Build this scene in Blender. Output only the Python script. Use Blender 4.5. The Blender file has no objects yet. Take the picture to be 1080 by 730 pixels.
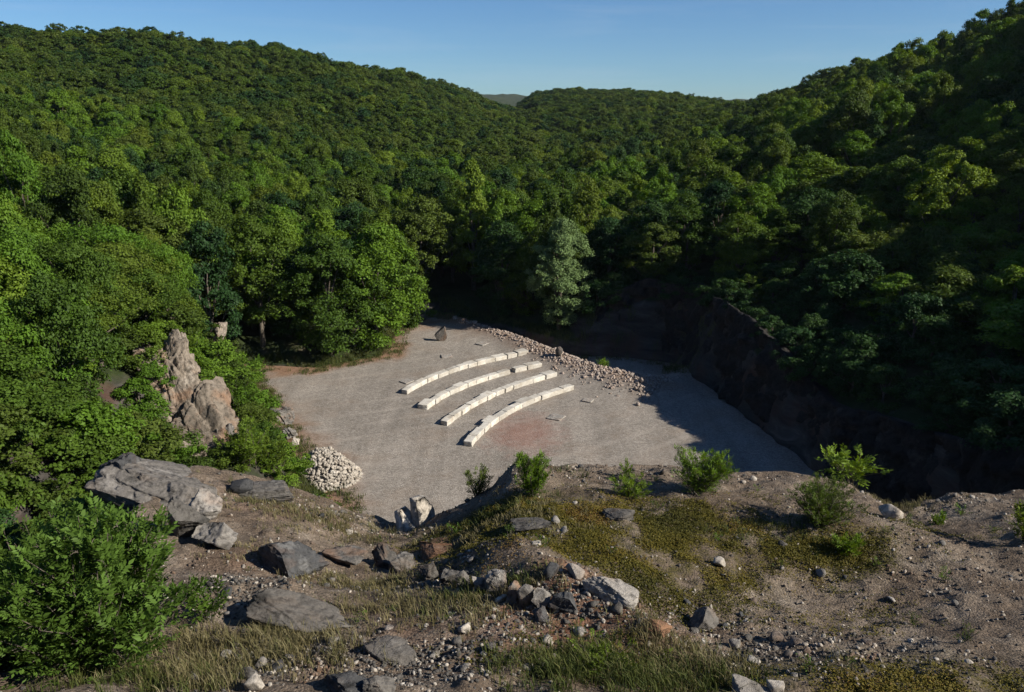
import bpy, math, random
import numpy as np
from mathutils import Vector, Matrix, Euler

SC = bpy.context.scene
COL = SC.collection
R = math.radians
random.seed(7)
RNG = np.random.default_rng(7)
CAM_Z = 17.0
PITCH = R(16.3)
FPX = 840.0
SUN_EL, SUN_AZ = R(32), R(-19)          # azimuth from +X towards +Y

# ------------------------------------------------------------------ noise
def _hash(ix, iy, iz, seed):
    with np.errstate(over='ignore'):
        n = (ix.astype(np.uint32) * np.uint32(374761393) + iy.astype(np.uint32) * np.uint32(668265263)
             + iz.astype(np.uint32) * np.uint32(2147483647) + np.uint32(seed * 974711 + 13))
        n = (n ^ (n >> np.uint32(13))) * np.uint32(1274126177)
        n = (n ^ (n >> np.uint32(16))) * np.uint32(2246822519)
        n = n ^ (n >> np.uint32(13))
    return n.astype(np.float64) / 4294967295.0

def vnoise(p, seed=0):
    p = np.asarray(p, float)
    i = np.floor(p).astype(np.int64)
    f = p - i
    f = f * f * (3 - 2 * f)
    r = 0
    for dx in (0, 1):
        for dy in (0, 1):
            for dz in (0, 1):
                w = (f[:, 0] if dx else 1 - f[:, 0]) * (f[:, 1] if dy else 1 - f[:, 1]) * (f[:, 2] if dz else 1 - f[:, 2])
                r = r + w * _hash(i[:, 0] + dx, i[:, 1] + dy, i[:, 2] + dz, seed)
    return r * 2 - 1

def fbm(p, octv=4, seed=0, gain=0.5):
    p = np.asarray(p, float)
    a, s, tot = 1.0, 0, 0
    for k in range(octv):
        s = s + a * vnoise(p * 2.03 ** k + 17.3 * k, seed + k)
        tot += a
        a *= gain
    return s / tot

def fbm2(x, y, scale, octv=4, seed=0, gain=0.5):
    x = np.atleast_1d(np.asarray(x, float)); y = np.atleast_1d(np.asarray(y, float))
    sh = x.shape
    return fbm(np.stack([x.ravel() / scale, y.ravel() / scale, np.full(x.size, .37)], 1), octv, seed, gain).reshape(sh)

def sstep(a, b, x):
    t = np.clip((np.asarray(x, float) - a) / (b - a), 0, 1)
    return t * t * (3 - 2 * t)

# ------------------------------------------------------------------ camera geometry (used to find where things stand)
cp, sp = math.cos(PITCH), math.sin(PITCH)
def ray(px, py):
    u, v = (px - 540) / FPX, (365 - py) / FPX
    return np.array([u, cp + sp * v, -sp + cp * v])
def at_z(px, py, z=0.0):
    d = ray(px, py); k = (z - CAM_Z) / d[2]
    return np.array([d[0] * k, d[1] * k, z])
def at_y(px, py, Y):
    d = ray(px, py); k = Y / d[1]
    return np.array([d[0] * k, Y, CAM_Z + d[2] * k])
def project(X, Y, Z):
    X, Y, Z = np.asarray(X, float), np.asarray(Y, float), np.asarray(Z, float) - CAM_Z
    f = Y * cp - Z * sp
    up = Y * sp + Z * cp
    return 540 + FPX * X / f, 365 - FPX * up / f, f

# ------------------------------------------------------------------ quarry floor outline
FLOOR_PX = [(255, 385), (330, 389), (405, 376), (432, 338), (441, 323), (462, 320), (478, 334), (540, 346), (610, 362),
            (665, 364), (712, 371), (728, 392), (768, 428), (850, 492)]
FLOOR = [tuple(at_z(*p)[:2]) for p in FLOOR_PX] + [(17, 30), (18, 22), (17, 15), (-14, 15), (-12.5, 24)] \
        + [tuple(at_z(*p)[:2]) for p in [(352, 545), (340, 505), (303, 465), (275, 418)]]
FLOOR = np.array(FLOOR)
def sd_poly(X, Y, poly=FLOOR):
    X = np.asarray(X, float); Y = np.asarray(Y, float)
    d2 = np.full(X.shape, 1e18); ins = np.zeros(X.shape, bool)
    n = len(poly)
    for i in range(n):
        x0, y0 = poly[i]; x1, y1 = poly[(i + 1) % n]
        ex, ey = x1 - x0, y1 - y0
        t = np.clip(((X - x0) * ex + (Y - y0) * ey) / (ex * ex + ey * ey), 0, 1)
        d2 = np.minimum(d2, (X - x0 - t * ex) ** 2 + (Y - y0 - t * ey) ** 2)
        c = ((y0 > Y) != (y1 > Y)) & (X < ex * (Y - y0) / (ey if ey else 1e-9) + x0)
        ins ^= c
    d = np.sqrt(d2)
    return np.where(ins, -d, d)

# ------------------------------------------------------------------ hills: ground profiles along directions (t = X / Y)
PROF = [
    (-2.2, [(8, 9), (40, 14), (100, 22), (200, 36), (400, 30), (1600, 30)]),
    (-1.2, [(8, 8.5), (20, 9), (45, 12), (80, 16), (130, 24), (190, 33), (260, 34), (400, 28), (1600, 30)]),
    (-.61, [(8, 7.5), (20, 6.5), (30, 6.6), (45, 6.6), (60, 5.5), (80, 5), (110, 10), (150, 19.3), (190, 29), (230, 28.5), (400, 20), (1600, 40)]),
    (-.44, [(8, 4), (20, 4.6), (28, 5.2), (45, 4.8), (60, 1.7), (80, 2), (110, 6), (150, 15.3), (197, 29.2), (240, 28), (400, 18), (1600, 45)]),
    (-.27, [(8, 3), (30, 3), (45, 1.5), (60, .6), (80, 1), (110, 3.5), (150, 10.3), (200, 23.3), (215, 27), (260, 25), (400, 15), (1600, 50)]),
    (-.136, [(8, 2), (52, .3), (80, .6), (110, 2), (150, 6.5), (200, 15), (240, 22.6), (280, 22), (400, 15), (1600, 48)]),
    (-.057, [(8, 1), (60, .2), (110, 1.7), (150, 4), (200, 9.5), (260, 16.5), (285, 18), (400, 13), (1600, 50)]),
    (0.005, [(8, 1), (70, .4), (110, 1.5), (150, 3), (200, 6), (260, 9.5), (350, 11.5), (450, 12), (1000, 18), (1500, 47), (1600, 47)]),
    (.03, [(8, 1), (70, .4), (110, 1.4), (150, 3), (200, 6.2), (260, 11), (350, 17), (430, 21.5), (600, 20), (1600, 45)]),
    (.07, [(8, 1), (60, .8), (110, 1.4), (150, 3), (200, 6.5), (260, 12), (350, 19), (420, 22.4), (600, 18), (1600, 45)]),
    (.18, [(8, 1), (56, 2), (62, 4.2), (80, 3.4), (110, 3.6), (150, 5), (200, 9), (260, 14), (350, 18), (400, 19.5), (600, 14), (1600, 40)]),
    (.295, [(8, 1), (40, 2), (56, 4.8), (65, 5.2), (80, 5.8), (110, 7.5), (150, 10.8), (200, 13.6), (260, 13), (600, 10), (1600, 40)]),
    (.41, [(8, 1), (36, 1.5), (48, 5.0), (60, 6.4), (80, 9), (110, 13), (150, 18), (162, 19.2), (220, 19), (600, 10), (1600, 40)]),
    (.52, [(8, 2), (30, 2.6), (42, 5), (50, 6.8), (65, 9.2), (85, 12.5), (110, 17.5), (135, 22.4), (200, 24), (600, 15), (1600, 40)]),
    (.62, [(8, 3), (25, 3.1), (38, 4.8), (48, 7.8), (60, 11.5), (80, 15.4), (100, 20), (120, 24.9), (170, 28), (600, 20), (1600, 40)]),
    (.9, [(8, 4.2), (20, 5.8), (30, 8.2), (40, 12.2), (50, 16.5), (62, 24), (80, 31), (110, 38), (150, 42), (400, 34), (1600, 40)]),  # unseen slopes from here on are raised to shade the right side
    (1.25, [(8, 6), (20, 8.5), (30, 12.8), (40, 19.3), (55, 25.5), (80, 36), (150, 45), (400, 31), (1600, 40)]),
    (1.5, [(8, 7.5), (20, 12), (30, 19), (38, 31.5), (46, 35.5), (58, 35), (80, 32), (150, 35), (400, 31), (1600, 40)]),  # added ridge outside the view, shaped to throw shadow on the right slope
    (2.0, [(8, 8), (20, 14), (28, 19), (40, 27), (80, 28), (150, 36), (400, 32), (1600, 40)]),
]
PT = np.array([p[0] for p in PROF])
def ground(X, Y, rough=True):
    X = np.atleast_1d(np.asarray(X, float)); Y = np.atleast_1d(np.asarray(Y, float))
    sh = X.shape
    X = X.ravel(); Y = Y.ravel()
    Yc = np.maximum(Y, 4.0)
    t = np.clip(X / Yc, PT[0] + 1e-6, PT[-1] - 1e-6)
    cols = np.array([np.interp(Y, [q[0] for q in p[1]], [q[1] for q in p[1]]) for p in PROF])
    i = np.clip(np.searchsorted(PT, t) - 1, 0, len(PT) - 2)
    f = (t - PT[i]) / (PT[i + 1] - PT[i])
    k = np.arange(len(X))
    z = cols[i, k] * (1 - f) + cols[i + 1, k] * f
    sd = sd_poly(X, Y) + fbm2(X, Y, 3.0, 3, 19) * .9
    w = 4.2 - 2.3 * np.clip(sstep(8.5, 11.5, X) + sstep(52, 56, Y) * sstep(3, 6, X), 0, 1)
    s = sstep(0, 1, np.clip(sd, 0, None) / w)
    if rough:
        amp = sstep(0, 6, sd)
        z = z + amp * (fbm2(X, Y, 26, 4, 3) * np.clip(Y / 60, .5, 2.2) + fbm2(X, Y, 5, 3, 9) * .5)
    pit = .85 * np.exp(-((X + 14.2) / 2.6) ** 2 - ((Y - 32.5) / 4.5) ** 2)
    z = z * s * (1 - pit) - 2.0 * (1 - sstep(-.9, .5, sd))
    if rough:
        z = z + s * (1 - s) * 4 * (fbm2(X, Y, 2.6, 4, 21) * .8)
    return z.reshape(sh)

# ------------------------------------------------------------------ floor height: seating plateau, lower strip behind the rubble ridge
RIDGE_PX = [(474, 334), (502, 346), (534, 356), (575, 373), (612, 388), (650, 400), (700, 409)]
RIDGE = np.array([at_z(*p)[:2] for p in RIDGE_PX])
def ridge_side(X, Y):
    """distance to the ridge line; positive behind it (towards the lower strip)"""
    X = np.asarray(X, float); Y = np.asarray(Y, float)
    best = np.full(X.shape, 1e9); sgn = np.zeros(X.shape); along = np.zeros(X.shape)
    n = len(RIDGE) - 1
    for i in range(n):
        x0, y0 = RIDGE[i]; x1, y1 = RIDGE[i + 1]
        ex, ey = x1 - x0, y1 - y0
        tt = ((X - x0) * ex + (Y - y0) * ey) / (ex * ex + ey * ey)
        t = np.clip(tt, 0, 1)
        d = np.hypot(X - x0 - t * ex, Y - y0 - t * ey)
        c = ex * (Y - y0) - ey * (X - x0)
        m = d < best
        best = np.where(m, d, best); sgn = np.where(m, np.sign(c), sgn); along = np.where(m, (i + t) / n, along)
    return best * sgn, along
def floor_z(X, Y):
    X = np.atleast_1d(np.asarray(X, float)); Y = np.atleast_1d(np.asarray(Y, float))
    d, a = ridge_side(X, Y)
    fade = 1 - sstep(.86, 1.0, a) * .8
    z = -1.0 * sstep(.2, 3.0, d) * fade
    wid = .7 + 1.3 * a
    z = z + (.22 + .33 * a) * np.exp(-(d / wid) ** 2) * (1 - .5 * sstep(.97, 1.0, a))
    z = z + fbm2(X, Y, 6, 3, 5) * .05 + fbm2(X, Y, .9, 3, 6) * .02
    sd = sd_poly(X, Y)
    return z - .5 * sstep(.2, 1.5, sd)

# ------------------------------------------------------------------ near terrace
CREST = [(-300, 475, 11.5), (-150, 478, 12), (60, 484, 12.5), (150, 484, 12.5), (220, 494, 12.8), (300, 512, 13), (370, 532, 13.2), (410, 545, 13.2),
         (440, 550, 13), (480, 536, 12.8), (520, 514, 12.8), (548, 494, 13), (600, 489, 13.2), (720, 490, 13.5), (830, 494, 13.5),
         (900, 514, 13.2), (945, 539, 12.8), (1000, 522, 13), (1080, 517, 13), (1300, 506, 13.2)]
CRX = []
for px_, py_, yc_ in CREST:
    q = at_y(px_, py_, yc_); CRX.append((q[0], yc_, q[2]))
CRX = np.array(CRX)
M0, M1 = None, None
def terrace(X, Y, rough=True):
    X = np.atleast_1d(np.asarray(X, float)); Y = np.atleast_1d(np.asarray(Y, float))
    yc = np.interp(X, CRX[:, 0], CRX[:, 1]) + fbm2(X, X * 0, 1.3, 3, 31) * .25
    zc = np.interp(X, CRX[:, 0], CRX[:, 2])
    back = np.interp(Y, [-30, -12, 0, 3, 4.5, 6], [17.5, 16.6, 15.3, 13.6, 12.75, 12.05])
    f = np.clip((Y - 6) / (yc - 6), 0, 1)
    z = np.where(Y < 6, back, 12.05 * (1 - f) + zc * f)
    # right hand bowl, middle mound
    z = z - .5 * np.exp(-((X - 4.2) / 2.2) ** 2 - ((Y - 8.6) / 1.9) ** 2)
    z = z - .25 * np.exp(-((X - 2.0) / 1.2) ** 2 - ((Y - 7.6) / 1.3) ** 2)
    z = z + .30 * np.exp(-((X + .2 - (9.2 - Y) * .75) / .55) ** 2) * sstep(6.4, 7.4, Y) * (1 - sstep(9.0, 10.0, Y))
    z = z + .22 * np.exp(-((X + 2.6) / 1.3) ** 2 - ((Y - 8.3) / .5) ** 2)
    z = z + .30 * np.exp(-((X - .15) / .45) ** 2 - ((Y - 12.5) / .5) ** 2)
    # gully at the left
    z = z - 2.3 * sstep(-5.5, -6.8, X) * sstep(7.6, 9.6, Y) * (1 - .5 * sstep(-9, -11, X))
    # drop behind the crest
    o = np.clip(Y - yc, 0, None)
    z = z - o * .9 - 1.1 * sstep(.3, 2.2, o) * o
    if rough:
        z = z + fbm2(X, Y, 1.7, 3, 41) * .13 + fbm2(X, Y, .5, 3, 42) * .075 + fbm2(X, Y, .16, 3, 43) * .03
        z = z - .05 * np.abs(fbm2(X, Y, .8, 3, 45))
        tus = fbm2(X, Y, .33, 2, 44)
        z = z + .04 * sstep(.1, .6, tus)
    return np.maximum(z, -1.5)
def hit(px, py):
    """point of the terrace seen at a photo pixel"""
    d = ray(px, py); d = d / d[1]
    ys = np.arange(4.0, 15.5, .02)
    zs = CAM_Z + d[2] * ys
    tz = terrace(d[0] * ys, ys)
    w = np.where(zs <= tz)[0]
    k = w[0] if len(w) else len(ys) - 1
    return np.array([d[0] * ys[k], ys[k], tz[k]])
def hit_ground(px, py, y0=22.0, y1=75.0):
    d = ray(px, py); d = d / d[1]
    ys = np.arange(y0, y1, .06); zs = CAM_Z + d[2] * ys
    gz = np.maximum(ground(d[0] * ys, ys), np.where(sd_poly(d[0] * ys, ys) < 0, 0, -9))
    w = np.where(zs <= gz)[0]; k = w[0] if len(w) else len(ys) - 1
    return np.array([d[0] * ys[k], ys[k], gz[k]])
def ppm(p):
    return FPX / project(*p)[2]            # pixels per metre at a point

# ------------------------------------------------------------------ mesh helpers
def mk(name, verts, faces, mat=None, parent=None, attr=None, smooth=False, loc=None):
    """verts (n,3), faces (m,3|4) arrays -> ONE mesh object"""
    me = bpy.data.meshes.new(name)
    verts = np.asarray(verts, np.float32); faces = np.asarray(faces, np.int32)
    m, k = faces.shape
    me.vertices.add(len(verts)); me.vertices.foreach_set('co', verts.ravel())
    me.loops.add(m * k); me.loops.foreach_set('vertex_index', faces.ravel())
    me.polygons.add(m)
    me.polygons.foreach_set('loop_start', np.arange(0, m * k, k, dtype=np.int32))
    me.polygons.foreach_set('loop_total', np.full(m, k, np.int32))
    if smooth: me.polygons.foreach_set('use_smooth', np.ones(m, bool))
    me.update(calc_edges=True)
    if attr is not None:
        a = me.attributes.new('var', 'FLOAT', 'POINT'); a.data.foreach_set('value', np.asarray(attr, np.float32))
    if mat: me.materials.append(mat)
    o = bpy.data.objects.new(name, me); COL.objects.link(o)
    if parent: o.parent = parent
    if loc is not None: o.location = [float(c) for c in loc]
    return o
def tag(o, label=None, cat=None, group=None, kind=None):
    if label: o['label'] = label
    if cat: o['category'] = cat
    if group: o['group'] = group
    if kind: o['kind'] = kind
    elif cat: o['kind'] = 'thing'
    return o
def empty(name, loc, rz=0, scale=1.0):
    o = bpy.data.objects.new(name, None); COL.objects.link(o)
    o.location = [float(c) for c in loc]; o.rotation_euler = (0, 0, rz); o.scale = (scale,) * 3 if np.isscalar(scale) else scale
    o.empty_display_size = .3
    return o
def copy_thing(root, name=None):
    r = root.copy(); COL.objects.link(r)
    for ch in list(root.children):
        c = ch.copy(); COL.objects.link(c); c.parent = r
    return r
def grid_faces(nx, ny):
    i = np.arange((nx - 1) * (ny - 1)); a = i % (nx - 1) + (i // (nx - 1)) * nx
    return np.stack([a, a + 1, a + 1 + nx, a + nx], 1)
def ico(sub):
    import bmesh
    bm = bmesh.new(); bmesh.ops.create_icosphere(bm, subdivisions=sub, radius=1)
    v = np.array([q.co[:] for q in bm.verts]); f = np.array([[q.index for q in t.verts] for t in bm.faces]); bm.free()
    return v, f
ICO = {k: ico(k) for k in (1, 2, 3, 4, 5, 6)}
def norm(v): return v / np.maximum(np.linalg.norm(v, axis=-1, keepdims=True), 1e-9)
def tube(path, rad, n=6):
    path = np.asarray(path, float); rad = np.asarray(rad, float); m = len(path)
    tg = norm(np.gradient(path, axis=0)); ref = np.array([.31, .95, .02])
    a = norm(np.cross(tg, ref)); b = np.cross(tg, a)
    th = np.arange(n) * 2 * np.pi / n
    v = path[:, None] + rad[:, None, None] * (np.cos(th)[None, :, None] * a[:, None] + np.sin(th)[None, :, None] * b[:, None])
    f = []
    for i in range(m - 1):
        for j in range(n):
            f.append([i * n + j, i * n + (j + 1) % n, (i + 1) * n + (j + 1) % n, (i + 1) * n + j])
    return v.reshape(-1, 3), np.array(f)
def merge(parts):
    vs, fs, o = [], [], 0
    for v, f in parts:
        vs.append(v); fs.append(f + o); o += len(v)
    return np.concatenate(vs), np.concatenate(fs)
def rock_mesh(seed, sub=3, cuts=9, rough=.07, scale=(1, 1, 1), fine=.02, strata=0.0, boxy=.45):
    """angular stone: a blocky ball cut by planes, then broken up by ridged weathering"""
    rg = np.random.default_rng(seed)
    v, f = ICO[sub]; v = v.copy()
    cube = v / np.abs(v).max(1, keepdims=True)
    v = v * (1 - boxy) + cube * boxy * .85
    q = norm(rg.normal(size=(3, 3))); v = v @ np.linalg.qr(q)[0]
    nn = norm(v); o = seed * 1.37
    def ridge(p, s): return 1 - np.abs(vnoise(p, s)) * 2
    big = ridge(v * 1.7 + o, seed) * .5 + ridge(v * 3.6 + o, seed + 1) * .3 + ridge(v * 7.5 + o, seed + 2) * .2
    v = v + nn * ((big - .3) * rough * 2.2)[:, None]
    for k in range(cuts):
        n = norm(rg.normal(size=3)); d = rg.uniform(.36, .78)
        h = v @ n - d
        v = v - np.where(h > 0, h, 0)[:, None] * n * .95
    for k in range(cuts // 2):      # chipped edges
        n = norm(rg.normal(size=3)); h = v @ n; d = np.quantile(h, rg.uniform(.93, .985))
        v = v - np.where(h > d, h - d, 0)[:, None] * n * .9
    nn = norm(v)
    if sub >= 4:
        v = v + nn * (ridge(v * 11 + o, seed + 3) * fine + ridge(v * 22 + o, seed + 4) * fine * .5)[:, None]
    if strata:
        w = (v[:, 2] * 3.2 + v[:, 0] * 1.1 + vnoise(v * 1.5, seed) * .5); w = w - np.floor(w)
        v = v - nn * (strata * 2.2 * w)[:, None]
    v = v * np.array(scale)
    v = v - np.array([0, 0, v[:, 2].min() * 1.0])
    return v, f
def crag_mesh(seed, sub=6, cuts=14, faults=9, step=.05, boxy=.6, bed=(0, 0, 1), fine=.014, elong=(1, 1, 1)):
    """jointed bedrock: flat fracture faces, offset along bedding and joint planes, with open cracks"""
    rg = np.random.default_rng(seed)
    v, f = ICO[sub]; v = v.copy(); o = seed * 1.37
    v = v * (1 - boxy) + v / np.abs(v).max(1, keepdims=True) * boxy * .85
    for k in range(cuts):
        n = norm(rg.normal(size=3)); d = rg.uniform(.34, .72); h = v @ n - d
        v = v - np.where(h > 0, h, 0)[:, None] * n * .985
    bed = norm(np.array(bed, float)); j1 = norm(np.cross(bed, norm(rg.normal(size=3)))); j2 = np.cross(bed, j1)
    wob = np.stack([vnoise(v * 1.3 + o + 9 * i, seed + i) for i in range(3)], 1) * .06
    src = v + wob
    base = v.copy()
    for k in range(faults):
        n = norm([bed, bed, j1, j2][k % 4] + rg.normal(size=3) * .12); d = rg.uniform(-.5, .5)
        s = src @ n - d
        amt = rg.uniform(.3, 1) * step * rg.choice([-1, 1])
        v = v + (base * amt) * np.tanh(s / .012)[:, None]
        v = v - norm(base) * (rg.uniform(.3, 1) * .05 * np.exp(-(s / .022) ** 2))[:, None]
    nn = norm(v)
    cell = np.floor(src @ np.stack([bed * 5.5, j1 * 3.5, j2 * 3.5], 1) + vnoise(src * 2 + o, seed)[:, None] * .5).astype(np.int64)
    v = v + nn * ((_hash(cell[:, 0], cell[:, 1], cell[:, 2], seed) - .5) * step * 1.1)[:, None]
    c2 = np.floor(src @ np.stack([bed * 13, j1 * 7, j2 * 7], 1) + vnoise(src * 3 + o, seed + 1)[:, None] * .6).astype(np.int64)
    v = v + nn * ((_hash(c2[:, 0], c2[:, 1], c2[:, 2], seed + 2) - .5) * step * .6)[:, None]
    r = 1 - 2 * np.abs(vnoise(v * 9 + o, seed + 3)); r2 = 1 - 2 * np.abs(vnoise(v * 21 + o, seed + 4))
    v = v + nn * (r * fine + r2 * fine * .6)[:, None]
    v = v * np.array(elong, float)
    lo, hi = v.min(0), v.max(0)
    return (v - (lo + hi) / 2) / (hi - lo), f
# ------------------------------------------------------------------ materials
def newmat(name):
    m = bpy.data.materials.new(name); m.use_nodes = True
    nt = m.node_tree; nt.nodes.clear()
    return m, nt, nt.nodes, nt.links
def N(nodes, t, **kw):
    n = nodes.new(t)
    for k, v in kw.items():
        if k == 'inp':
            for a, b in v.items(): n.inputs[a].default_value = b
        else: setattr(n, k, v)
    return n
def ramp(nodes, stops, interp='LINEAR'):
    n = nodes.new('ShaderNodeValToRGB'); cr = n.color_ramp; cr.interpolation = interp
    while len(cr.elements) < len(stops): cr.elements.new(.5)
    for e, (p, c) in zip(cr.elements, stops):
        e.position = p; e.color = (*c, 1) if len(c) == 3 else c
    return n
def noise(nodes, links, vec, scale, detail=4, rough=.55, dist=0):
    n = N(nodes, 'ShaderNodeTexNoise', inp={'Scale': scale, 'Detail': detail, 'Roughness': rough, 'Distortion': dist})
    if vec is not None: links.new(vec, n.inputs['Vector'])
    return n.outputs['Fac']
def mixc(nodes, links, fac, a, b, mode='MIX'):
    n = N(nodes, 'ShaderNodeMix', data_type='RGBA', blend_type=mode)
    for s, v in ((0, fac), (6, a), (7, b)):
        if hasattr(v, 'is_linked'): links.new(v, n.inputs[s])
        elif s == 0: n.inputs[0].default_value = v
        else: n.inputs[s].default_value = (*v, 1)
    return n.outputs[2]
def maprange(nodes, links, v, a, b, c=0, d=1):
    n = N(nodes, 'ShaderNodeMapRange', inp={1: a, 2: b, 3: c, 4: d}); links.new(v, n.inputs[0]); return n.outputs[0]
def finish(nodes, links, col, rough=.9, bump=None, bstr=.5, bdist=.02, spec=.2):
    p = N(nodes, 'ShaderNodeBsdfPrincipled', inp={'Roughness': rough, 'Specular IOR Level': spec})
    links.new(col, p.inputs['Base Color'])
    if bump is not None:
        b = N(nodes, 'ShaderNodeBump', inp={'Strength': bstr, 'Distance': bdist}); links.new(bump, b.inputs['Height'])
        links.new(b.outputs[0], p.inputs['Normal'])
    o = N(nodes, 'ShaderNodeOutputMaterial'); links.new(p.outputs[0], o.inputs[0])

def leaf_material(name, stops, trans=.3, var=.35, rough=.55):
    m, nt, n, l = newmat(name)
    oi = N(n, 'ShaderNodeObjectInfo')
    nz = noise(n, l, oi.outputs['Location'], .045, 2)
    a = N(n, 'ShaderNodeMath', operation='MULTIPLY_ADD', inp={1: .62, 2: -.06}); l.new(oi.outputs['Random'], a.inputs[0])
    b = N(n, 'ShaderNodeMath', operation='MULTIPLY_ADD', inp={1: .5}); l.new(nz, b.inputs[0]); l.new(a.outputs[0], b.inputs[2])
    r = ramp(n, stops); l.new(b.outputs[0], r.inputs[0])
    at = N(n, 'ShaderNodeAttribute', attribute_name='var')
    mr = maprange(n, l, at.outputs['Fac'], 0, 1, 1 - var, 1 + var)
    hv = N(n, 'ShaderNodeHueSaturation'); l.new(r.outputs[0], hv.inputs['Color']); l.new(mr, hv.inputs['Value'])
    p = N(n, 'ShaderNodeBsdfPrincipled', inp={'Roughness': rough, 'Specular IOR Level': .1}); l.new(hv.outputs[0], p.inputs['Base Color'])
    hs = N(n, 'ShaderNodeHueSaturation', inp={'Hue': .485, 'Saturation': 1.1, 'Value': 1.25}); l.new(hv.outputs[0], hs.inputs['Color'])
    t = N(n, 'ShaderNodeBsdfTranslucent'); l.new(hs.outputs[0], t.inputs[0])
    mx = N(n, 'ShaderNodeMixShader', inp={0: trans}); l.new(p.outputs[0], mx.inputs[1]); l.new(t.outputs[0], mx.inputs[2])
    o = N(n, 'ShaderNodeOutputMaterial'); l.new(mx.outputs[0], o.inputs[0])
    return m
LEAF = {
    'mid': leaf_material('leaf_mid_green', [(.05, (.040, .078, .013)), (.4, (.064, .110, .015)), (.65, (.088, .132, .017)), (.95, (.122, .155, .021))]),
    'bright': leaf_material('leaf_bright_green', [(.05, (.060, .130, .015)), (.45, (.088, .160, .017)), (.7, (.112, .176, .02)), (.95, (.14, .19, .023))]),
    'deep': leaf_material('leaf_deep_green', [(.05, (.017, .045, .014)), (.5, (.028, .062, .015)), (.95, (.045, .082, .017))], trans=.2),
    'olive': leaf_material('leaf_olive_green', [(.05, (.036, .064, .012)), (.45, (.056, .090, .015)), (.7, (.074, .106, .018)), (.95, (.084, .112, .022))]),
    'ash': leaf_material('leaf_ash_green', [(.05, (.066, .122, .02)), (.95, (.095, .155, .026))], trans=.32),
    'silver': leaf_material('leaf_silver_green', [(.05, (.125, .19, .07)), (.95, (.14, .205, .076))], trans=.25, var=.2),
}
def bark_material():
    m, nt, n, l = newmat('bark')
    tc = N(n, 'ShaderNodeTexCoord')
    f = noise(n, l, tc.outputs['Object'], 9, 4)
    r = ramp(n, [(.3, (.05, .04, .03)), (.7, (.14, .12, .095))]); l.new(f, r.inputs[0])
    finish(n, l, r.outputs[0], .9, f, .6, .03)
    return m
BARK = bark_material()
def rock_material(name, c0, c1, c2, stain=(.33, .17, .08), st=.45, scale=1.0, bs=.7):
    m, nt, n, l = newmat(name)
    g = N(n, 'ShaderNodeNewGeometry')
    oi = N(n, 'ShaderNodeObjectInfo')
    pos = g.outputs['Position']
    f = noise(n, l, pos, 2.2 * scale, 8, .66)
    r = ramp(n, [(.3, tuple(q * .7 for q in c0)), (.47, c1), (.56, tuple(q * .8 for q in c1)), (.7, c2)]); l.new(f, r.inputs[0])
    f2 = noise(n, l, pos, .9 * scale, 5, .6, 1.2)
    s = maprange(n, l, f2, .52, .72, 0, st)
    c = mixc(n, l, s, r.outputs[0], stain)
    f3 = noise(n, l, pos, 11 * scale, 6, .7)
    d = maprange(n, l, f3, .3, .52, .25, 1.05)
    c = mixc(n, l, 1.0, c, d, 'MULTIPLY')
    hv = N(n, 'ShaderNodeHueSaturation'); l.new(c, hv.inputs['Color'])
    l.new(maprange(n, l, oi.outputs['Random'], 0, 1, .72, 1.22), hv.inputs['Value'])
    h = N(n, 'ShaderNodeMath', operation='MULTIPLY_ADD', inp={1: .6}); l.new(noise(n, l, pos, 3 * scale, 10, .75, 1.5), h.inputs[0])
    ff = noise(n, l, pos, 14 * scale, 9, .75); l.new(ff, h.inputs[2])
    finish(n, l, hv.outputs[0], .92, h.outputs[0], bs, .05 / scale, .15)
    return m
ROCK = rock_material('rock_grey', (.066, .063, .056), (.132, .122, .109), (.224, .211, .191))
ROCK_PALE = rock_material('rock_pale', (.172, .155, .132), (.264, .244, .218), (.370, .350, .317), st=.3)
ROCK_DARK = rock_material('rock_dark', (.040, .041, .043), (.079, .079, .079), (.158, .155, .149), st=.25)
ROCK_RUST = rock_material('rock_rust', (.132, .073, .043), (.198, .112, .066), (.251, .178, .132), stain=(.224, .086, .033))
ROCK_CLIFF = rock_material('rock_cliff', (.115, .093, .072), (.23, .193, .152), (.33, .288, .238), stain=(.28, .14, .07), st=.6, scale=.5)
RUBBLE = rock_material('rubble_pink', (0.205, 0.163, 0.129), (0.326, 0.267, 0.224), (0.446, 0.395, 0.352), st=.25)
COBBLE = rock_material('cobble_cream', (0.280, 0.247, 0.198), (0.413, 0.371, 0.314), (0.527, 0.495, 0.438), st=.2)

def limestone():
    m, nt, n, l = newmat('limestone_block')
    g = N(n, 'ShaderNodeNewGeometry'); oi = N(n, 'ShaderNodeObjectInfo'); pos = g.outputs['Position']
    f = noise(n, l, pos, 1.8, 6, .62)
    r = ramp(n, [(.3, (.36, .32, .26)), (.5, (.5, .47, .41)), (.7, (.62, .59, .53))]); l.new(f, r.inputs[0])
    f3 = noise(n, l, pos, 14, 5, .7)
    c = mixc(n, l, 1.0, r.outputs[0], maprange(n, l, f3, .3, .5, .68, 1), 'MULTIPLY')
    hv = N(n, 'ShaderNodeHueSaturation'); l.new(c, hv.inputs['Color'])
    l.new(maprange(n, l, oi.outputs['Random'], 0, 1, .76, 1.05), hv.inputs['Value'])
    finish(n, l, hv.outputs[0], .88, noise(n, l, pos, 7, 8, .7), .5, .03, .2)
    return m
LIME = limestone()
ROCK_WALL = rock_material('rock_shaded_wall', (.014, .013, .012), (.036, .033, .03), (.10, .094, .087), stain=(.075, .045, .033), st=.35, scale=.4)  # the wall's deep shade is put into this rock colour
CRAG = rock_material('rock_crag', (.075, .07, .062), (.165, .15, .132), (.27, .25, .225), stain=(.22, .145, .09), st=.4)

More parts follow.
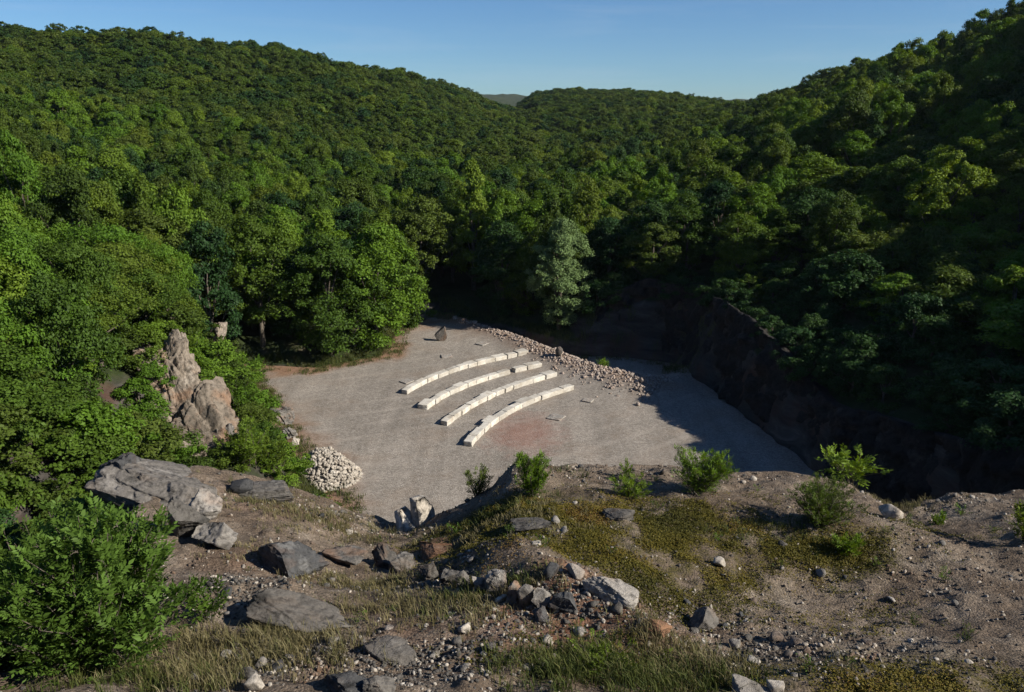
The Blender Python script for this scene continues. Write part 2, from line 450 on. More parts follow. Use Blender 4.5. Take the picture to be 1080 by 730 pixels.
def gravel_floor_material():
    m, nt, n, l = newmat('gravel_floor')
    g = N(n, 'ShaderNodeNewGeometry'); pos = g.outputs['Position']
    v = N(n, 'ShaderNodeTexVoronoi', inp={'Scale': 15}); l.new(pos, v.inputs['Vector'])
    sep = N(n, 'ShaderNodeSeparateColor'); l.new(v.outputs['Color'], sep.inputs[0])
    r = ramp(n, [(0, (.158, .139, .117)), (.5, (.219, .194, .165)), (1, (.288, .260, .226))]); l.new(sep.outputs[0], r.inputs[0])
    v2 = N(n, 'ShaderNodeTexVoronoi', inp={'Scale': 5, 'Randomness': 1}); l.new(pos, v2.inputs['Vector'])
    sep2 = N(n, 'ShaderNodeSeparateColor'); l.new(v2.outputs['Color'], sep2.inputs[0])
    c = mixc(n, l, 1.0, r.outputs[0], maprange(n, l, sep2.outputs[0], 0, 1, .9, 1.08), 'MULTIPLY')
    big = noise(n, l, pos, .16, 4, .6, .8)
    c = mixc(n, l, 1.0, c, maprange(n, l, big, .3, .7, .86, 1.1), 'MULTIPLY')
    c = mixc(n, l, maprange(n, l, noise(n, l, pos, .3, 5, .65), .50, .70, 0, .38), c, (.192, .138, .096))
    mpt = N(n, 'ShaderNodeMapping', inp={'Rotation': (0, 0, .55), 'Scale': (.75, .05, 1)}); l.new(pos, mpt.inputs['Vector'])
    c = mixc(n, l, 1.0, c, maprange(n, l, noise(n, l, mpt.outputs[0], 1.0, 4, .6, .5), .35, .65, .88, 1.1), 'MULTIPLY')
    tcn = at_z(300, 300); tv = N(n, 'ShaderNodeVectorMath', operation='DISTANCE', inp={1: tuple(tcn)}); l.new(pos, tv.inputs[0])
    tw = N(n, 'ShaderNodeMath', operation='MULTIPLY_ADD', inp={1: 1.6}); l.new(noise(n, l, pos, .12, 3, .5), tw.inputs[0]); l.new(tv.outputs['Value'], tw.inputs[2])
    tm = N(n, 'ShaderNodeMath', operation='MULTIPLY', inp={1: 3.6}); l.new(tw.outputs[0], tm.inputs[0])
    ts = N(n, 'ShaderNodeMath', operation='SINE'); l.new(tm.outputs[0], ts.inputs[0])
    tf = N(n, 'ShaderNodeMath', operation='MULTIPLY'); l.new(maprange(n, l, ts.outputs[0], .55, 1, 0, 1), tf.inputs[0]); l.new(maprange(n, l, noise(n, l, pos, .22, 4, .6), .42, .6, 0, .3), tf.inputs[1])
    c = mixc(n, l, tf.outputs[0], c, (.32, .285, .243))
    # worn earth along the edges, and the red patch in front of the seats
    a = N(n, 'ShaderNodeAttribute', attribute_name='var')
    c = mixc(n, l, a.outputs['Fac'], c, mixc(n, l, maprange(n, l, sep.outputs[0], 0, 1, 0, 1), (.15, .078, .042), (.25, .15, .092)))
    pc = at_z(553, 456)
    vd = N(n, 'ShaderNodeVectorMath', operation='SUBTRACT', inp={1: tuple(pc)}); l.new(pos, vd.inputs[0])
    vm = N(n, 'ShaderNodeVectorMath', operation='MULTIPLY', inp={1: (.36, .26, 1)}); l.new(vd.outputs[0], vm.inputs[0])
    ln = N(n, 'ShaderNodeVectorMath', operation='LENGTH'); l.new(vm.outputs[0], ln.inputs[0])
    sm = N(n, 'ShaderNodeMath', operation='MULTIPLY_ADD', inp={1: 1.7, 2: -.85}); l.new(noise(n, l, pos, .9, 5, .7), sm.inputs[0])
    ad = N(n, 'ShaderNodeMath', operation='ADD'); l.new(ln.outputs['Value'], ad.inputs[0]); l.new(sm.outputs[0], ad.inputs[1])
    c = mixc(n, l, maprange(n, l, ad.outputs[0], .25, 1.0, .42, 0), c, (.218, .080, .054))
    h = N(n, 'ShaderNodeMath', operation='MULTIPLY', inp={1: -1}); l.new(v.outputs['Distance'], h.inputs[0])
    finish(n, l, c, .95, h.outputs[0], .35, .06, .12)
    return m
GRAVEL = gravel_floor_material()

def hill_material():
    m, nt, n, l = newmat('wooded_hill_ground')
    g = N(n, 'ShaderNodeNewGeometry'); pos = g.outputs['Position']
    f = noise(n, l, pos, .5, 6, .65)
    soil = ramp(n, [(.3, (.018, .024, .010)), (.5, (.03, .042, .014)), (.7, (.06, .055, .03))]); l.new(f, soil.inputs[0])
    st = N(n, 'ShaderNodeMapping', inp={'Scale': (.35, .35, 1.5)}); l.new(pos, st.inputs['Vector'])
    rf = noise(n, l, st.outputs[0], 1.1, 9, .7, .6)
    rk = ramp(n, [(.28, (.016, .015, .014)), (.47, (.045, .041, .037)), (.6, (.075, .068, .062)), (.75, (.15, .138, .125))]); l.new(rf, rk.inputs[0])  # bare rock kept extra dark: shade of the right slope mixed into its colour
    c2 = mixc(n, l, maprange(n, l, noise(n, l, pos, .35, 4), .5, .66, 0, .6), rk.outputs[0], (.085, .045, .03))
    sx = N(n, 'ShaderNodeSeparateXYZ'); l.new(g.outputs['Normal'], sx.inputs[0])
    nz = N(n, 'ShaderNodeMath', operation='MULTIPLY_ADD', inp={1: .3}); l.new(noise(n, l, pos, .8, 5), nz.inputs[0]); l.new(sx.outputs['Z'], nz.inputs[2])
    c = mixc(n, l, maprange(n, l, nz.outputs[0], .86, 1.0, 1, 0), soil.outputs[0], c2)
    finish(n, l, c, .95, rf, .9, .25, .1)
    return m
HILL = hill_material()

def terrace_material():
    m, nt, n, l = newmat('terrace_earth')
    g = N(n, 'ShaderNodeNewGeometry'); pos = g.outputs['Position']
    f = noise(n, l, pos, 1.1, 9, .68, .4)
    base = ramp(n, [(.3, (.070, .052, .037)), (.45, (.122, .093, .068)), (.57, (.165, .132, .100)), (.72, (.225, .192, .156))]); l.new(f, base.inputs[0])
    c = base.outputs[0]
    # fine grit
    v = N(n, 'ShaderNodeTexVoronoi', inp={'Scale': 34}); l.new(pos, v.inputs['Vector'])
    sep = N(n, 'ShaderNodeSeparateColor'); l.new(v.outputs['Color'], sep.inputs[0])
    c = mixc(n, l, 1.0, c, maprange(n, l, sep.outputs[0], 0, 1, .62, 1.34), 'MULTIPLY')
    # reddish grit and moss
    a = N(n, 'ShaderNodeAttribute', attribute_name='red')
    rf = N(n, 'ShaderNodeMath', operation='MULTIPLY'); l.new(a.outputs['Fac'], rf.inputs[0]); l.new(maprange(n, l, noise(n, l, pos, 2.2, 6, .7), .34, .62, 0, 1), rf.inputs[1])
    c = mixc(n, l, rf.outputs[0], c, mixc(n, l, sep.outputs[1], (.143, .062, .034), (.260, .136, .087)))
    a2 = N(n, 'ShaderNodeAttribute', attribute_name='moss')
    mf = N(n, 'ShaderNodeMath', operation='MULTIPLY'); l.new(a2.outputs['Fac'], mf.inputs[0]); l.new(maprange(n, l, noise(n, l, pos, 3.5, 7, .72), .4, .58, 0, .85), mf.inputs[1])
    c = mixc(n, l, mf.outputs[0], c, mixc(n, l, sep.outputs[2], (.034, .034, .007), (.074, .062, .012)))
    h = N(n, 'ShaderNodeMath', operation='MULTIPLY_ADD', inp={1: -.5}); l.new(v.outputs['Distance'], h.inputs[0])
    l.new(noise(n, l, pos, 13, 9, .75), h.inputs[2])
    finish(n, l, c, .95, h.outputs[0], .8, .045, .12)
    return m
EARTH = terrace_material()

def blade_material(name, stops, trans=.25):
    m, nt, n, l = newmat(name)
    at = N(n, 'ShaderNodeAttribute', attribute_name='var')
    r = ramp(n, stops); l.new(at.outputs['Fac'], r.inputs[0])
    p = N(n, 'ShaderNodeBsdfPrincipled', inp={'Roughness': .7, 'Specular IOR Level': .2}); l.new(r.outputs[0], p.inputs['Base Color'])
    t = N(n, 'ShaderNodeBsdfTranslucent'); l.new(r.outputs[0], t.inputs[0])
    mx = N(n, 'ShaderNodeMixShader', inp={0: trans}); l.new(p.outputs[0], mx.inputs[1]); l.new(t.outputs[0], mx.inputs[2])
    o = N(n, 'ShaderNodeOutputMaterial'); l.new(mx.outputs[0], o.inputs[0])
    return m
STRAW = blade_material('dry_grass', [(0, (.075, .070, .026)), (.4, (.135, .115, .05)), (.75, (.21, .18, .095)), (1, (.085, .10, .028))])
GREENGRASS = blade_material('green_grass', [(0, (.036, .054, .011)), (.5, (.061, .079, .016)), (1, (.108, .108, .032))])
MAT_HERB = blade_material('mat_herb', [(0, (.043, .043, .007)), (.45, (.086, .076, .010)), (.8, (.133, .104, .014)), (1, (.122, .072, .018))], .15)
# ------------------------------------------------------------------ setting: hills, floor, terrace
def build_setting():
    ts = np.unique(np.concatenate([np.linspace(-2.15, -.85, 70), np.linspace(-.85, .95, 400), np.linspace(.95, 1.95, 60)]))
    ys = np.concatenate([np.linspace(9, 26, 40, endpoint=False), np.linspace(26, 76, 170, endpoint=False), np.geomspace(76, 1600, 150)])
    Y, T = np.meshgrid(ys, ts, indexing='ij')
    X = T * Y
    Z = ground(X, Y)
    far = sstep(700, 1200, Y)
    Z = Z + far * fbm2(X, Y, 70, 4, 77) * 7
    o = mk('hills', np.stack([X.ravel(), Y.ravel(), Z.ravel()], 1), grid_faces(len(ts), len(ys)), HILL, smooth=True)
    tag(o, 'steep wooded hills closing in the quarry', 'hills', kind='structure')
    # gravel floor
    xs = np.arange(-20, 22, .3); yy = np.arange(14, 74, .3)
    X, Y = np.meshgrid(xs, yy)
    Z = floor_z(X, Y); sd = sd_poly(X, Y)
    f = grid_faces(len(xs), len(yy)); keep = (sd.ravel()[f] < 1.4).all(1); f = f[keep]
    used = np.unique(f); mp = np.full(X.size, -1); mp[used] = np.arange(len(used))
    sd = sd + fbm2(X, Y, 3.0, 3, 19) * .9
    edge = sstep(-2.0, .1, sd + fbm2(X, Y, 1.6, 4, 8) * 1.6)
    left = 1 - sstep(-5, 0, X - (Y - 50) * .1)
    trk = np.exp(-((X + 8.3) / 1.6) ** 2) * sstep(60, 64, Y) * .25
    d, a = ridge_side(X, Y)
    earth = np.clip(edge * (.3 + .7 * left) * sstep(20, 34, Y) + trk + .55 * np.exp(-(d / 1.2) ** 2), 0, .85)
    V = np.stack([X.ravel(), Y.ravel(), Z.ravel()], 1)[used]
    o = mk('quarry_floor', V, mp[f], GRAVEL, smooth=True, attr=earth.ravel()[used])
    tag(o, 'grey gravel quarry floor', 'ground', kind='structure')
    # quarry wall: a broken rock face along the back and right side of the floor
    P = [at_z(*q)[:2] for q in [(596, 357), (630, 360), (668, 362), (712, 369), (729, 391), (768, 427), (810, 458), (850, 492)]] + [np.array([16.5, 31]), np.array([18.2, 24])]
    P = np.array(P); L = np.concatenate([[0], np.cumsum(np.linalg.norm(np.diff(P, axis=0), axis=1))])
    s = np.arange(0, L[-1], .14); bx, by = np.interp(s, L, P[:, 0]), np.interp(s, L, P[:, 1])
    for _ in range(14): bx[1:-1] = (bx[:-2] + bx[1:-1] * 2 + bx[2:]) / 4; by[1:-1] = (by[:-2] + by[1:-1] * 2 + by[2:]) / 4
    tx, ty = np.gradient(bx), np.gradient(by); ln = np.hypot(tx, ty); nx, ny = -ty / ln, tx / ln      # outwards from the floor
    h = np.maximum(ground(bx + nx * 3.2, by + ny * 3.2, False), 1.0) + fbm2(s, s * 0, 3, 3, 15) * .7
    h = h * sstep(0, 3, s) * (1.22 - .2 * sstep(.45, .7, s / s[-1]))
    rows = np.concatenate([np.linspace(-.25, 1, 44), 1 + np.array([.06, .14, .3, .6, 1.0])])
    V = []
    for r in rows:
        k = min(r, 1.0); zz = h * k + (r < 0) * (-.9)
        off = .35 + 1.15 * max(k, 0) + (r > 1) * (r - 1) * 1.7
        if r > 1: zz = h * (1 - sstep(0, 1, r - 1)) + (ground(bx + nx * off, by + ny * off) - .25) * sstep(0, 1, r - 1)
        V.append(np.stack([bx + nx * off, by + ny * off, zz], 1))
    V = np.stack(V); amp = np.interp(rows, [-.25, 0, .9, 1.05, 1.6, 2], [0, 1, 1, .7, .4, 0])[:, None]
    q = V.reshape(-1, 3); ss = np.tile(s, len(rows))
    wb = vnoise(q * .7, 5) * .8
    cell = np.stack([np.floor(ss / .9 + wb + .35 * q[:, 2]), np.floor(q[:, 2] / .75 + wb * .8 + .2 * ss), np.zeros(len(q))], 1).astype(np.int64)
    dsp = (_hash(cell[:, 0], cell[:, 1], cell[:, 2], 3) - .5) * .55 + fbm(q * np.array([.5, .5, .3]), 3, 8) * .8 + (1 - 2 * np.abs(vnoise(q * 1.9, 12))) * .16 + (1 - 2 * np.abs(vnoise(q * 4.5, 13))) * .07
    dsp = dsp.reshape(V.shape[:2]) * amp
    V[..., 0] += nx[None] * dsp; V[..., 1] += ny[None] * dsp
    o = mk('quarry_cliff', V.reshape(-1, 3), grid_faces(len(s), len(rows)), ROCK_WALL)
    tag(o, 'shaded broken rock face behind the gravel floor', 'cliff', kind='structure')
    # near terrace
    xs = np.concatenate([np.linspace(-16, -8.6, 50, endpoint=False), np.arange(-8.6, 11.5, .036), np.linspace(11.5, 17, 40)])
    yy = np.concatenate([np.linspace(-20, 4.5, 60, endpoint=False), np.arange(4.5, 14.6, .036), np.linspace(14.6, 26, 50)])
    X, Y = np.meshgrid(xs, yy)
    Z = terrace(X, Y)
    o = mk('terrace', np.stack([X.ravel(), Y.ravel(), Z.ravel()], 1), grid_faces(len(xs), len(yy)), EARTH, smooth=True)
    def soft(px, py, rx, ry):
        c = hit(px, py); return np.exp(-((X - c[0]) / rx) ** 2 - ((Y - c[1]) / ry) ** 2)
    red = soft(640, 640, .9, .6) + soft(600, 615, .6, .5) + soft(455, 575, .5, .3) * 1.2 + soft(480, 590, .5, .4) + .5 * soft(540, 660, 1.2, .8) + .4 * soft(290, 600, .8, .4) + .5 * soft(300, 535, 1.0, .6)
    moss = soft(620, 560, 1.6, 1.3) + soft(700, 580, 1.2, .9) + soft(520, 545, 1.2, .7) + soft(880, 580, .9, .6) + soft(980, 715, 1.8, .5) + soft(640, 700, .9, .4) + .5 * soft(860, 700, 1.2, .6)
    for nm, arr in (('red', red), ('moss', moss)):
        a = o.data.attributes.new(nm, 'FLOAT', 'POINT'); a.data.foreach_set('value', np.clip(arr, 0, 1).astype(np.float32).ravel())
    tag(o, 'stony earth terrace above the quarry floor', 'ground', kind='structure')

# ------------------------------------------------------------------ crowns
def leaf_quads(pos, nrm, size, rg, aspect=.62):
    n = len(pos)
    r = norm(rg.normal(size=(n, 3)))
    u = norm(np.cross(nrm, r)); w = np.cross(nrm, u)
    L = (size * rg.uniform(.7, 1.3, n))[:, None]
    fold = nrm * L * rg.uniform(-.12, .25, n)[:, None]
    v = np.stack([pos - u * L * .5, pos + w * L * aspect * .5 + fold, pos + u * L * .5, pos - w * L * aspect * .5 + fold], 1)
    return v.reshape(-1, 3), np.arange(n * 4).reshape(n, 4)
def crown_lobes(seed, H, Rr, kind, nl):
    """leaf sprays at the branch ends: many small flattened clumps inside a dented crown outline"""
    rg = np.random.default_rng(seed)
    lo, hi, peak, sq = {'round': (.22, .97, .58, .36), 'tall': (.14, .98, .42, .8), 'willow': (.10, .98, .45, .6), 'spread': (.48, .95, .68, .45), 'bush': (.05, .96, .40, .5)}[kind]
    z = lo + (hi - lo) * rg.beta(1.35, 1.15, nl * 3)
    prof = np.where(z < peak, ((z - lo) / (peak - lo)) ** .55 * .75 + .25, (np.clip((hi - z) / (hi - peak), 0, 1)) ** sq)
    ang = rg.uniform(0, 6.283, nl * 3)
    dent = 1 + .55 * vnoise(np.stack([np.cos(ang) * 1.15, np.sin(ang) * 1.15, z * 3.2 + seed], 1), seed)
    rad = Rr * prof * dent * (1 - .75 * rg.random(nl * 3) ** 2.2)
    C = np.stack([rad * np.cos(ang), rad * np.sin(ang), z * H * (1 + .06 * dent)], 1)
    S = Rr * rg.choice([.11, .15, .20, .27], nl * 3, p=[.25, .35, .28, .12]) * rg.uniform(.85, 1.15, nl * 3)
    return C[:nl], S[:nl]
def crown_mesh(seed, H, Rr, kind, nl, nleaf, leaf, droop=.0):
    rg = np.random.default_rng(seed + 1000)
    C, S = crown_lobes(seed, H, Rr, kind, nl)
    wgt = S ** 2; k = rg.choice(nl, nleaf, p=wgt / wgt.sum())
    d = norm(rg.normal(size=(nleaf, 3)))
    pos = C[k] + d * (S[k] * rg.random(nleaf) ** .45 * rg.uniform(.8, 1.25, nleaf))[:, None] * np.array([1.1, 1.1, .62])
    out = C[k] * np.array([1, 1, 0]); ro = np.linalg.norm(out, axis=1, keepdims=True)
    rel = np.linalg.norm((pos - C[k])[:, :2], axis=1) / S[k]
    pos[:, 2] -= S[k] * .30 * rel ** 2                    # sprays hang at their rims
    keep = pos[:, 2] > .02 * H
    pos, d, k, out, ro = pos[keep], d[keep], k[keep], out[keep], ro[keep]
    nrm = norm(np.array([0, 0, .75]) + d * .45 + out / np.maximum(ro, .1) * .35 + rg.normal(size=pos.shape) * .6)
    v, f = leaf_quads(pos, nrm, leaf, rg)
    tone = np.clip(.5 + rg.normal(size=len(pos)) * .17 + (rg.random(nl) - .5)[k] * .45, 0, 1)
    return v, f, np.repeat(tone, 4), C, S
def trunk_mesh(seed, H, Rr, C, S, r0):
    rg = np.random.default_rng(seed + 5)
    n = 7; zs = np.linspace(-.25, H * .72, n)
    lean = rg.normal(size=2) * .04 * H
    p = np.stack([lean[0] * (zs / H) ** 2 + rg.normal(size=n) * .03, lean[1] * (zs / H) ** 2 + rg.normal(size=n) * .03, zs], 1)
    parts = [tube(p, np.linspace(r0 * 1.25, r0 * .3, n))]
    for j in np.argsort(-S)[:9]:
        i = int(np.clip(np.interp(C[j][2] * .55, zs, np.arange(n)), 1, n - 2))
        a = p[i]; b = C[j]; m = (a + b) / 2 + np.array([0, 0, -.06 * H]) * rg.uniform(.2, 1)
        parts.append(tube(np.array([a, (a + m) / 2, m, (m + b) / 2, b]), np.linspace(r0 * .45, r0 * .1, 5), 5))
    return merge(parts)
PROTO = {}
def proto_tree(key, kind, H, Rr, nl, nleaf, leaf, mats, seeds):
    out = []
    for i, s in enumerate(seeds):
        v, f, tone, C, S = crown_mesh(s, H, Rr, kind, nl, nleaf, leaf)
        tv, tf = trunk_mesh(s, H, Rr, C, S, .018 * H + .03)
        out.append((v, f, tone, tv, tf))
    PROTO[key] = dict(H=H, R=Rr, items=out, roots={})
def place_proto(key, i, mat, name, label, cat, loc, rz, scale, group=None):
    """first use of (shape, material) builds the meshes, later uses copy the thing and its parts"""
    P = PROTO[key]; i %= len(P['items']); k = (i, mat)
    if k not in P['roots']:
        v, f, tone, tv, tf = P['items'][i]
        r = empty(name, loc, rz, scale)
        mk('crown', v, f, LEAF[mat], r, attr=tone)
        mk('trunk', tv, tf, BARK, r, smooth=True)
        P['roots'][k] = r
    else:
        r = copy_thing(P['roots'][k]); r.name = name
        r.location = [float(c) for c in loc]; r.rotation_euler = (0, 0, rz); r.scale = (scale,) * 3 if np.isscalar(scale) else scale
    tag(r, label, cat, group)
    if not group and 'group' in r: del r['group']
    return r
def make_protos():
    proto_tree('near', 'bush', 5.0, 2.3, 120, 20000, .135, None, [11, 12, 13, 14])
    proto_tree('nearspread', 'spread', 6.0, 2.8, 120, 20000, .135, None, [21, 22])
    proto_tree('mid', 'round', 8.5, 2.9, 130, 17000, .20, None, [31, 32, 33, 34, 35])
    proto_tree('midtall', 'tall', 9.5, 2.5, 120, 15000, .20, None, [41, 42, 43])
    proto_tree('edge', 'bush', 8.5, 3.0, 170, 24000, .18, None, [51, 52, 53, 54])
    proto_tree('willow', 'willow', 9.2, 2.4, 260, 30000, .15, None, [61])
    proto_tree('low', 'bush', 3.0, 1.7, 70, 9000, .13, None, [71, 72, 73])
    proto_tree('far', 'round', 8.5, 2.9, 90, 7500, .30, None, [81, 82, 83, 84, 85, 86])
    proto_tree('fartall', 'tall', 9.5, 2.3, 80, 6500, .30, None, [91, 92])

# ------------------------------------------------------------------ forest
def front_trees():
    """trees round the gravel floor that the photo shows one by one"""
    T = []
    def add(px, py, top, key, i, mat, wid, label, rz=0., dy=0.):
        g = at_z(px, py, 0.0); g[1] += dy; g[0] *= 1 + dy / g[1]
        g[2] = ground(g[0], g[1])[0] - .1
        h = at_y(px, top, g[1])[2] - g[2]
        s = h / PROTO[key]['H']; w = wid / ppm(g) / 2 / PROTO[key]['R']
        place_proto(key, i, mat, 'broadleaf_tree', label, 'tree', g, rz, (w, w, s))
        T.append((g[0], g[1], g[2], h, wid / ppm(g) / 2))
    add(590, 360, 236, 'willow', 0, 'silver', 62, 'pale silver-green willow beside the rubble ridge, lit on its right side', .4, 2.5)
    add(350, 384, 252, 'edge', 0, 'mid', 86, 'bushy mid-green tree at the back left corner of the gravel floor', 1., 1.5)
    add(398, 376, 240, 'edge', 1, 'bright', 92, 'tall leafy tree at the gravel edge just left of the earth track', 2.1, 2)
    add(424, 352, 250, 'edge', 2, 'mid', 56, 'slim leafy tree overhanging the left side of the earth track', .3, 2)
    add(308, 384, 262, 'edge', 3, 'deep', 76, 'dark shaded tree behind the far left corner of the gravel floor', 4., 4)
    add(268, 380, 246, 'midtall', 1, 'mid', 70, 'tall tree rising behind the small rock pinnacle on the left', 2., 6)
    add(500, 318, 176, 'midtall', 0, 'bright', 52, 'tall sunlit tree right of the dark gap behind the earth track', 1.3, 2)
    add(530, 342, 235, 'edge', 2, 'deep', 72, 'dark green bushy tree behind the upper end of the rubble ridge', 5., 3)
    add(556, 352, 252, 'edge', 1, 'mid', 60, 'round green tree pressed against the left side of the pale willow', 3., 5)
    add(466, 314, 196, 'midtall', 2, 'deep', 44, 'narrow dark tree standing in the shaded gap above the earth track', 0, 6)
    add(640, 352, 232, 'edge', 0, 'deep', 62, 'dark tree right of the pale willow above the shaded strip', 2.4, 4)
    return T

def tree_label(x, y, mat, kind, h):
    tone = {'mid': 'mid-green', 'bright': 'bright green', 'deep': 'dark green', 'olive': 'olive-green', 'silver': 'silvery'}[mat]
    shp = {'near': 'bushy', 'nearspread': 'spreading', 'mid': 'round-crowned', 'midtall': 'tall narrow', 'edge': 'leafy', 'low': 'low bushy', 'far': 'round-crowned', 'fartall': 'tall narrow'}[kind]
    t = x / y
    if y < 48 and t < -.2: where, g = 'on the slope above the left rock outcrop', 'trees on the left slope'
    elif y < 62 and t > .2: where, g = 'on the rim of the shaded quarry wall at right', 'trees on the right quarry rim'
    elif t > .26: where, g = 'on the sunlit slope above the right quarry wall', 'trees on the right hill'
    elif t > .0: where, g = 'in the valley wood behind the rubble ridge and willow', 'trees of the valley wood'
    elif t > -.2: where, g = 'in the wood beyond the earth track', 'trees beyond the earth track'
    else: where, g = 'in the wood on the lower left hill', 'trees on the lower left hill'
    return f'{shp} {tone} tree {where}', f'{shp} {tone} {g}'

KEEP_OUT = [(158, 348, 242, 494, 39.5), (226, 332, 240, 362, 47), (246, 386, 760, 520, 36)]
def build_forest(front):
    rg = np.random.default_rng(5)
    L = []
    y = 17.5
    while y < 430:
        s = np.interp(y, [17, 45, 60, 100, 160, 300, 430], [2.7, 2.7, 3.1, 3.3, 3.5, 4.2, 5.0])
        tmax = .82 if y < 200 else .75
        xs = np.arange(-.86 * y - 3, tmax * y + 16, s)
        for x in xs:
            L.append((x + rg.uniform(-.42, .42) * s, y + rg.uniform(-.42, .42) * s, s, rg.random(), rg.random(), rg.random(), rg.random()))
        y += s * .86
    L = np.array(L)
    X, Y, S = L[:, 0], L[:, 1], L[:, 2]
    sd = sd_poly(X, Y); Z = ground(X, Y)
    ok = sd > 1.9
    # the shaded right wall carries only a few low bushes
    wall = (X > 8) & (Y < 56) & (sd < 9.5)
    ok &= ~(wall & (L[:, 3] > .22))
    ok &= ~((X > 4) & (Y >= 52) & (Y < 66) & (sd < 3.6) & (X < 26))
    ok &= ~((np.abs(X) < 17) & (Y < 21) & (X > -8))
    ok &= ~((Y < 22) & (X > -9))
    for (fx, fy, fz, fh, fr) in front:
        ok &= np.hypot(X - fx, Y - fy) > fr * .8
    H = np.zeros(len(X)); kinds = []; mats = []; Rr = np.zeros(len(X))
    for i in range(len(X)):
        x, yy, s, a, b, c, d = L[i]
        t = x / yy
        if wall[i] or (X[i] > 8 and yy < 54): k = 'low'; h = 2.0 + 1.6 * b; m = ['olive', 'mid', 'bright'][int(c * 3)] if not wall[i] else 'deep'  # wall bushes get the darkest leaves, to deepen the shade there
        elif yy < 26: k = 'low' if c < .5 else 'near'; h = 2.2 + 1.6 * b; m = ['bright', 'mid', 'bright'][int(a * 3)]
        elif yy < 48: k = 'nearspread' if c > .72 else 'near'; h = 4.0 + 2.0 * b; m = ['bright', 'bright', 'mid', 'olive'][int(a * 4)]
        elif yy < 125:
            k = 'midtall' if c > .84 else 'mid'; h = 6.2 + 3.4 * b
            m = ['mid', 'bright', 'bright', 'olive', 'mid', 'deep'][int(a * 6)]
        else:
            k = 'fartall' if c > .93 else 'far'; h = 5.4 + 2.2 * b
            m = ['mid', 'olive', 'olive', 'deep', 'olive'][int(a * 5)] if t < .2 else ['olive', 'olive', 'mid', 'bright'][int(a * 4)]
        if X[i] > 8 and 54 <= yy < 75 : h *= .7
        kinds.append(k); mats.append(m); H[i] = h; Rr[i] = s * (.62 + .38 * d * d)
    # keep-outs: the rock outcrop, pinnacle and floor stay in view
    px, py, f = project(X, Y, Z); _, pt, _ = project(X, Y, Z + H); rp = Rr * FPX / f
    for (x0, y0, x1, y1, ym) in KEEP_OUT:
        ok &= ~((Y < ym) & (px + rp * .9 > x0) & (px - rp * .9 < x1) & (py > y0) & (pt + .1 * (py - pt) < y1))
    cover_bushes(front)
    idx = np.where(ok)[0]
    # which trees show most in the picture
    W, Hh = 360, 244
    cov = np.zeros((Hh, W), bool)
    cxp, cyp, _ = project(CRX[:, 0], CRX[:, 1], CRX[:, 2])
    crest = np.interp(np.arange(W) * 3 + 1.5, cxp, cyp) / 3
    cov |= np.arange(Hh)[:, None] > crest[None]
    vis = np.zeros(len(X)); gy, gx = np.mgrid[0:Hh, 0:W]
    allt = [(front[j][1], -1, front[j]) for j in range(len(front))] + [(Y[i], i, None) for i in idx]
    allt.sort(key=lambda q: q[0])
    for yy, i, fr in allt:
        if fr: fx, fy, fz, fh, frr = fr
        else: fx, fy, fz, fh, frr = X[i], Y[i], Z[i], H[i], Rr[i]
        cx, cy, ff = project(fx, fy, fz + fh * .55); ra = frr * FPX / ff / 3; rb = fh * .47 * FPX / ff / 3
        cx /= 3; cy /= 3
        x0, x1, y0, y1 = int(max(0, cx - ra)), int(min(W, cx + ra + 2)), int(max(0, cy - rb)), int(min(Hh, cy + rb + 2))
        if x0 >= x1 or y0 >= y1: continue
        m = ((gx[y0:y1, x0:x1] - cx) / ra) ** 2 + ((gy[y0:y1, x0:x1] - cy) / rb) ** 2 < .85
        sub = cov[y0:y1, x0:x1]
        if i >= 0: vis[i] = (m & ~sub).sum()
        sub |= m
    order = [i for i in np.argsort(-vis) if vis[i] > 8 and Y[i] < 125][:285]
    single = set(order)
    for i in sorted(order, key=lambda q: (L[q, 1])):
        lab, grp = tree_label(X[i], Y[i], mats[i], kinds[i], H[i])
        P = PROTO[kinds[i]]
        place_proto(kinds[i], int(L[i, 6] * 97), mats[i], 'broadleaf_tree', lab, 'tree', (X[i], Y[i], Z[i] - .15), L[i, 5] * 6.28, (Rr[i] / P['R'], Rr[i] / P['R'], H[i] / P['H']), grp)
    rest = [i for i in idx if i not in single]
    # the far wood that reads as one mass
    keys = [('far', 0, 'mid'), ('far', 1, 'olive'), ('far', 2, 'deep'), ('fartall', 0, 'mid'), ('far', 3, 'olive'), ('fartall', 1, 'olive'),
            ('mid', 0, 'mid'), ('mid', 1, 'olive'), ('midtall', 0, 'mid'), ('mid', 2, 'deep'), ('mid', 3, 'bright'), ('near', 0, 'bright'), ('low', 0, 'mid')]
    vs, fs, vr, mi = [], [], [], []
    pts, rot, scl, ids = [], [], [], []
    for i in rest:
        c = [j for j, q in enumerate(keys) if q[0] == kinds[i] and q[2] == mats[i]] or [j for j, q in enumerate(keys) if q[0] == kinds[i]] \
            or [j for j, q in enumerate(keys) if q[0] == {'nearspread': 'near'}.get(kinds[i], 'mid')]
        j = c[int(L[i, 6] * 97) % len(c)]
        P = PROTO[keys[j][0]]
        pts.append((X[i], Y[i], Z[i] - .15)); rot.append((0, 0, L[i, 5] * 6.28)); ids.append(j)
        scl.append((Rr[i] / P['R'], Rr[i] / P['R'], H[i] / P['H']))
    forest_object(pts, rot, scl, ids, keys)
    print('forest: singles', len(order), 'rest', len(rest))

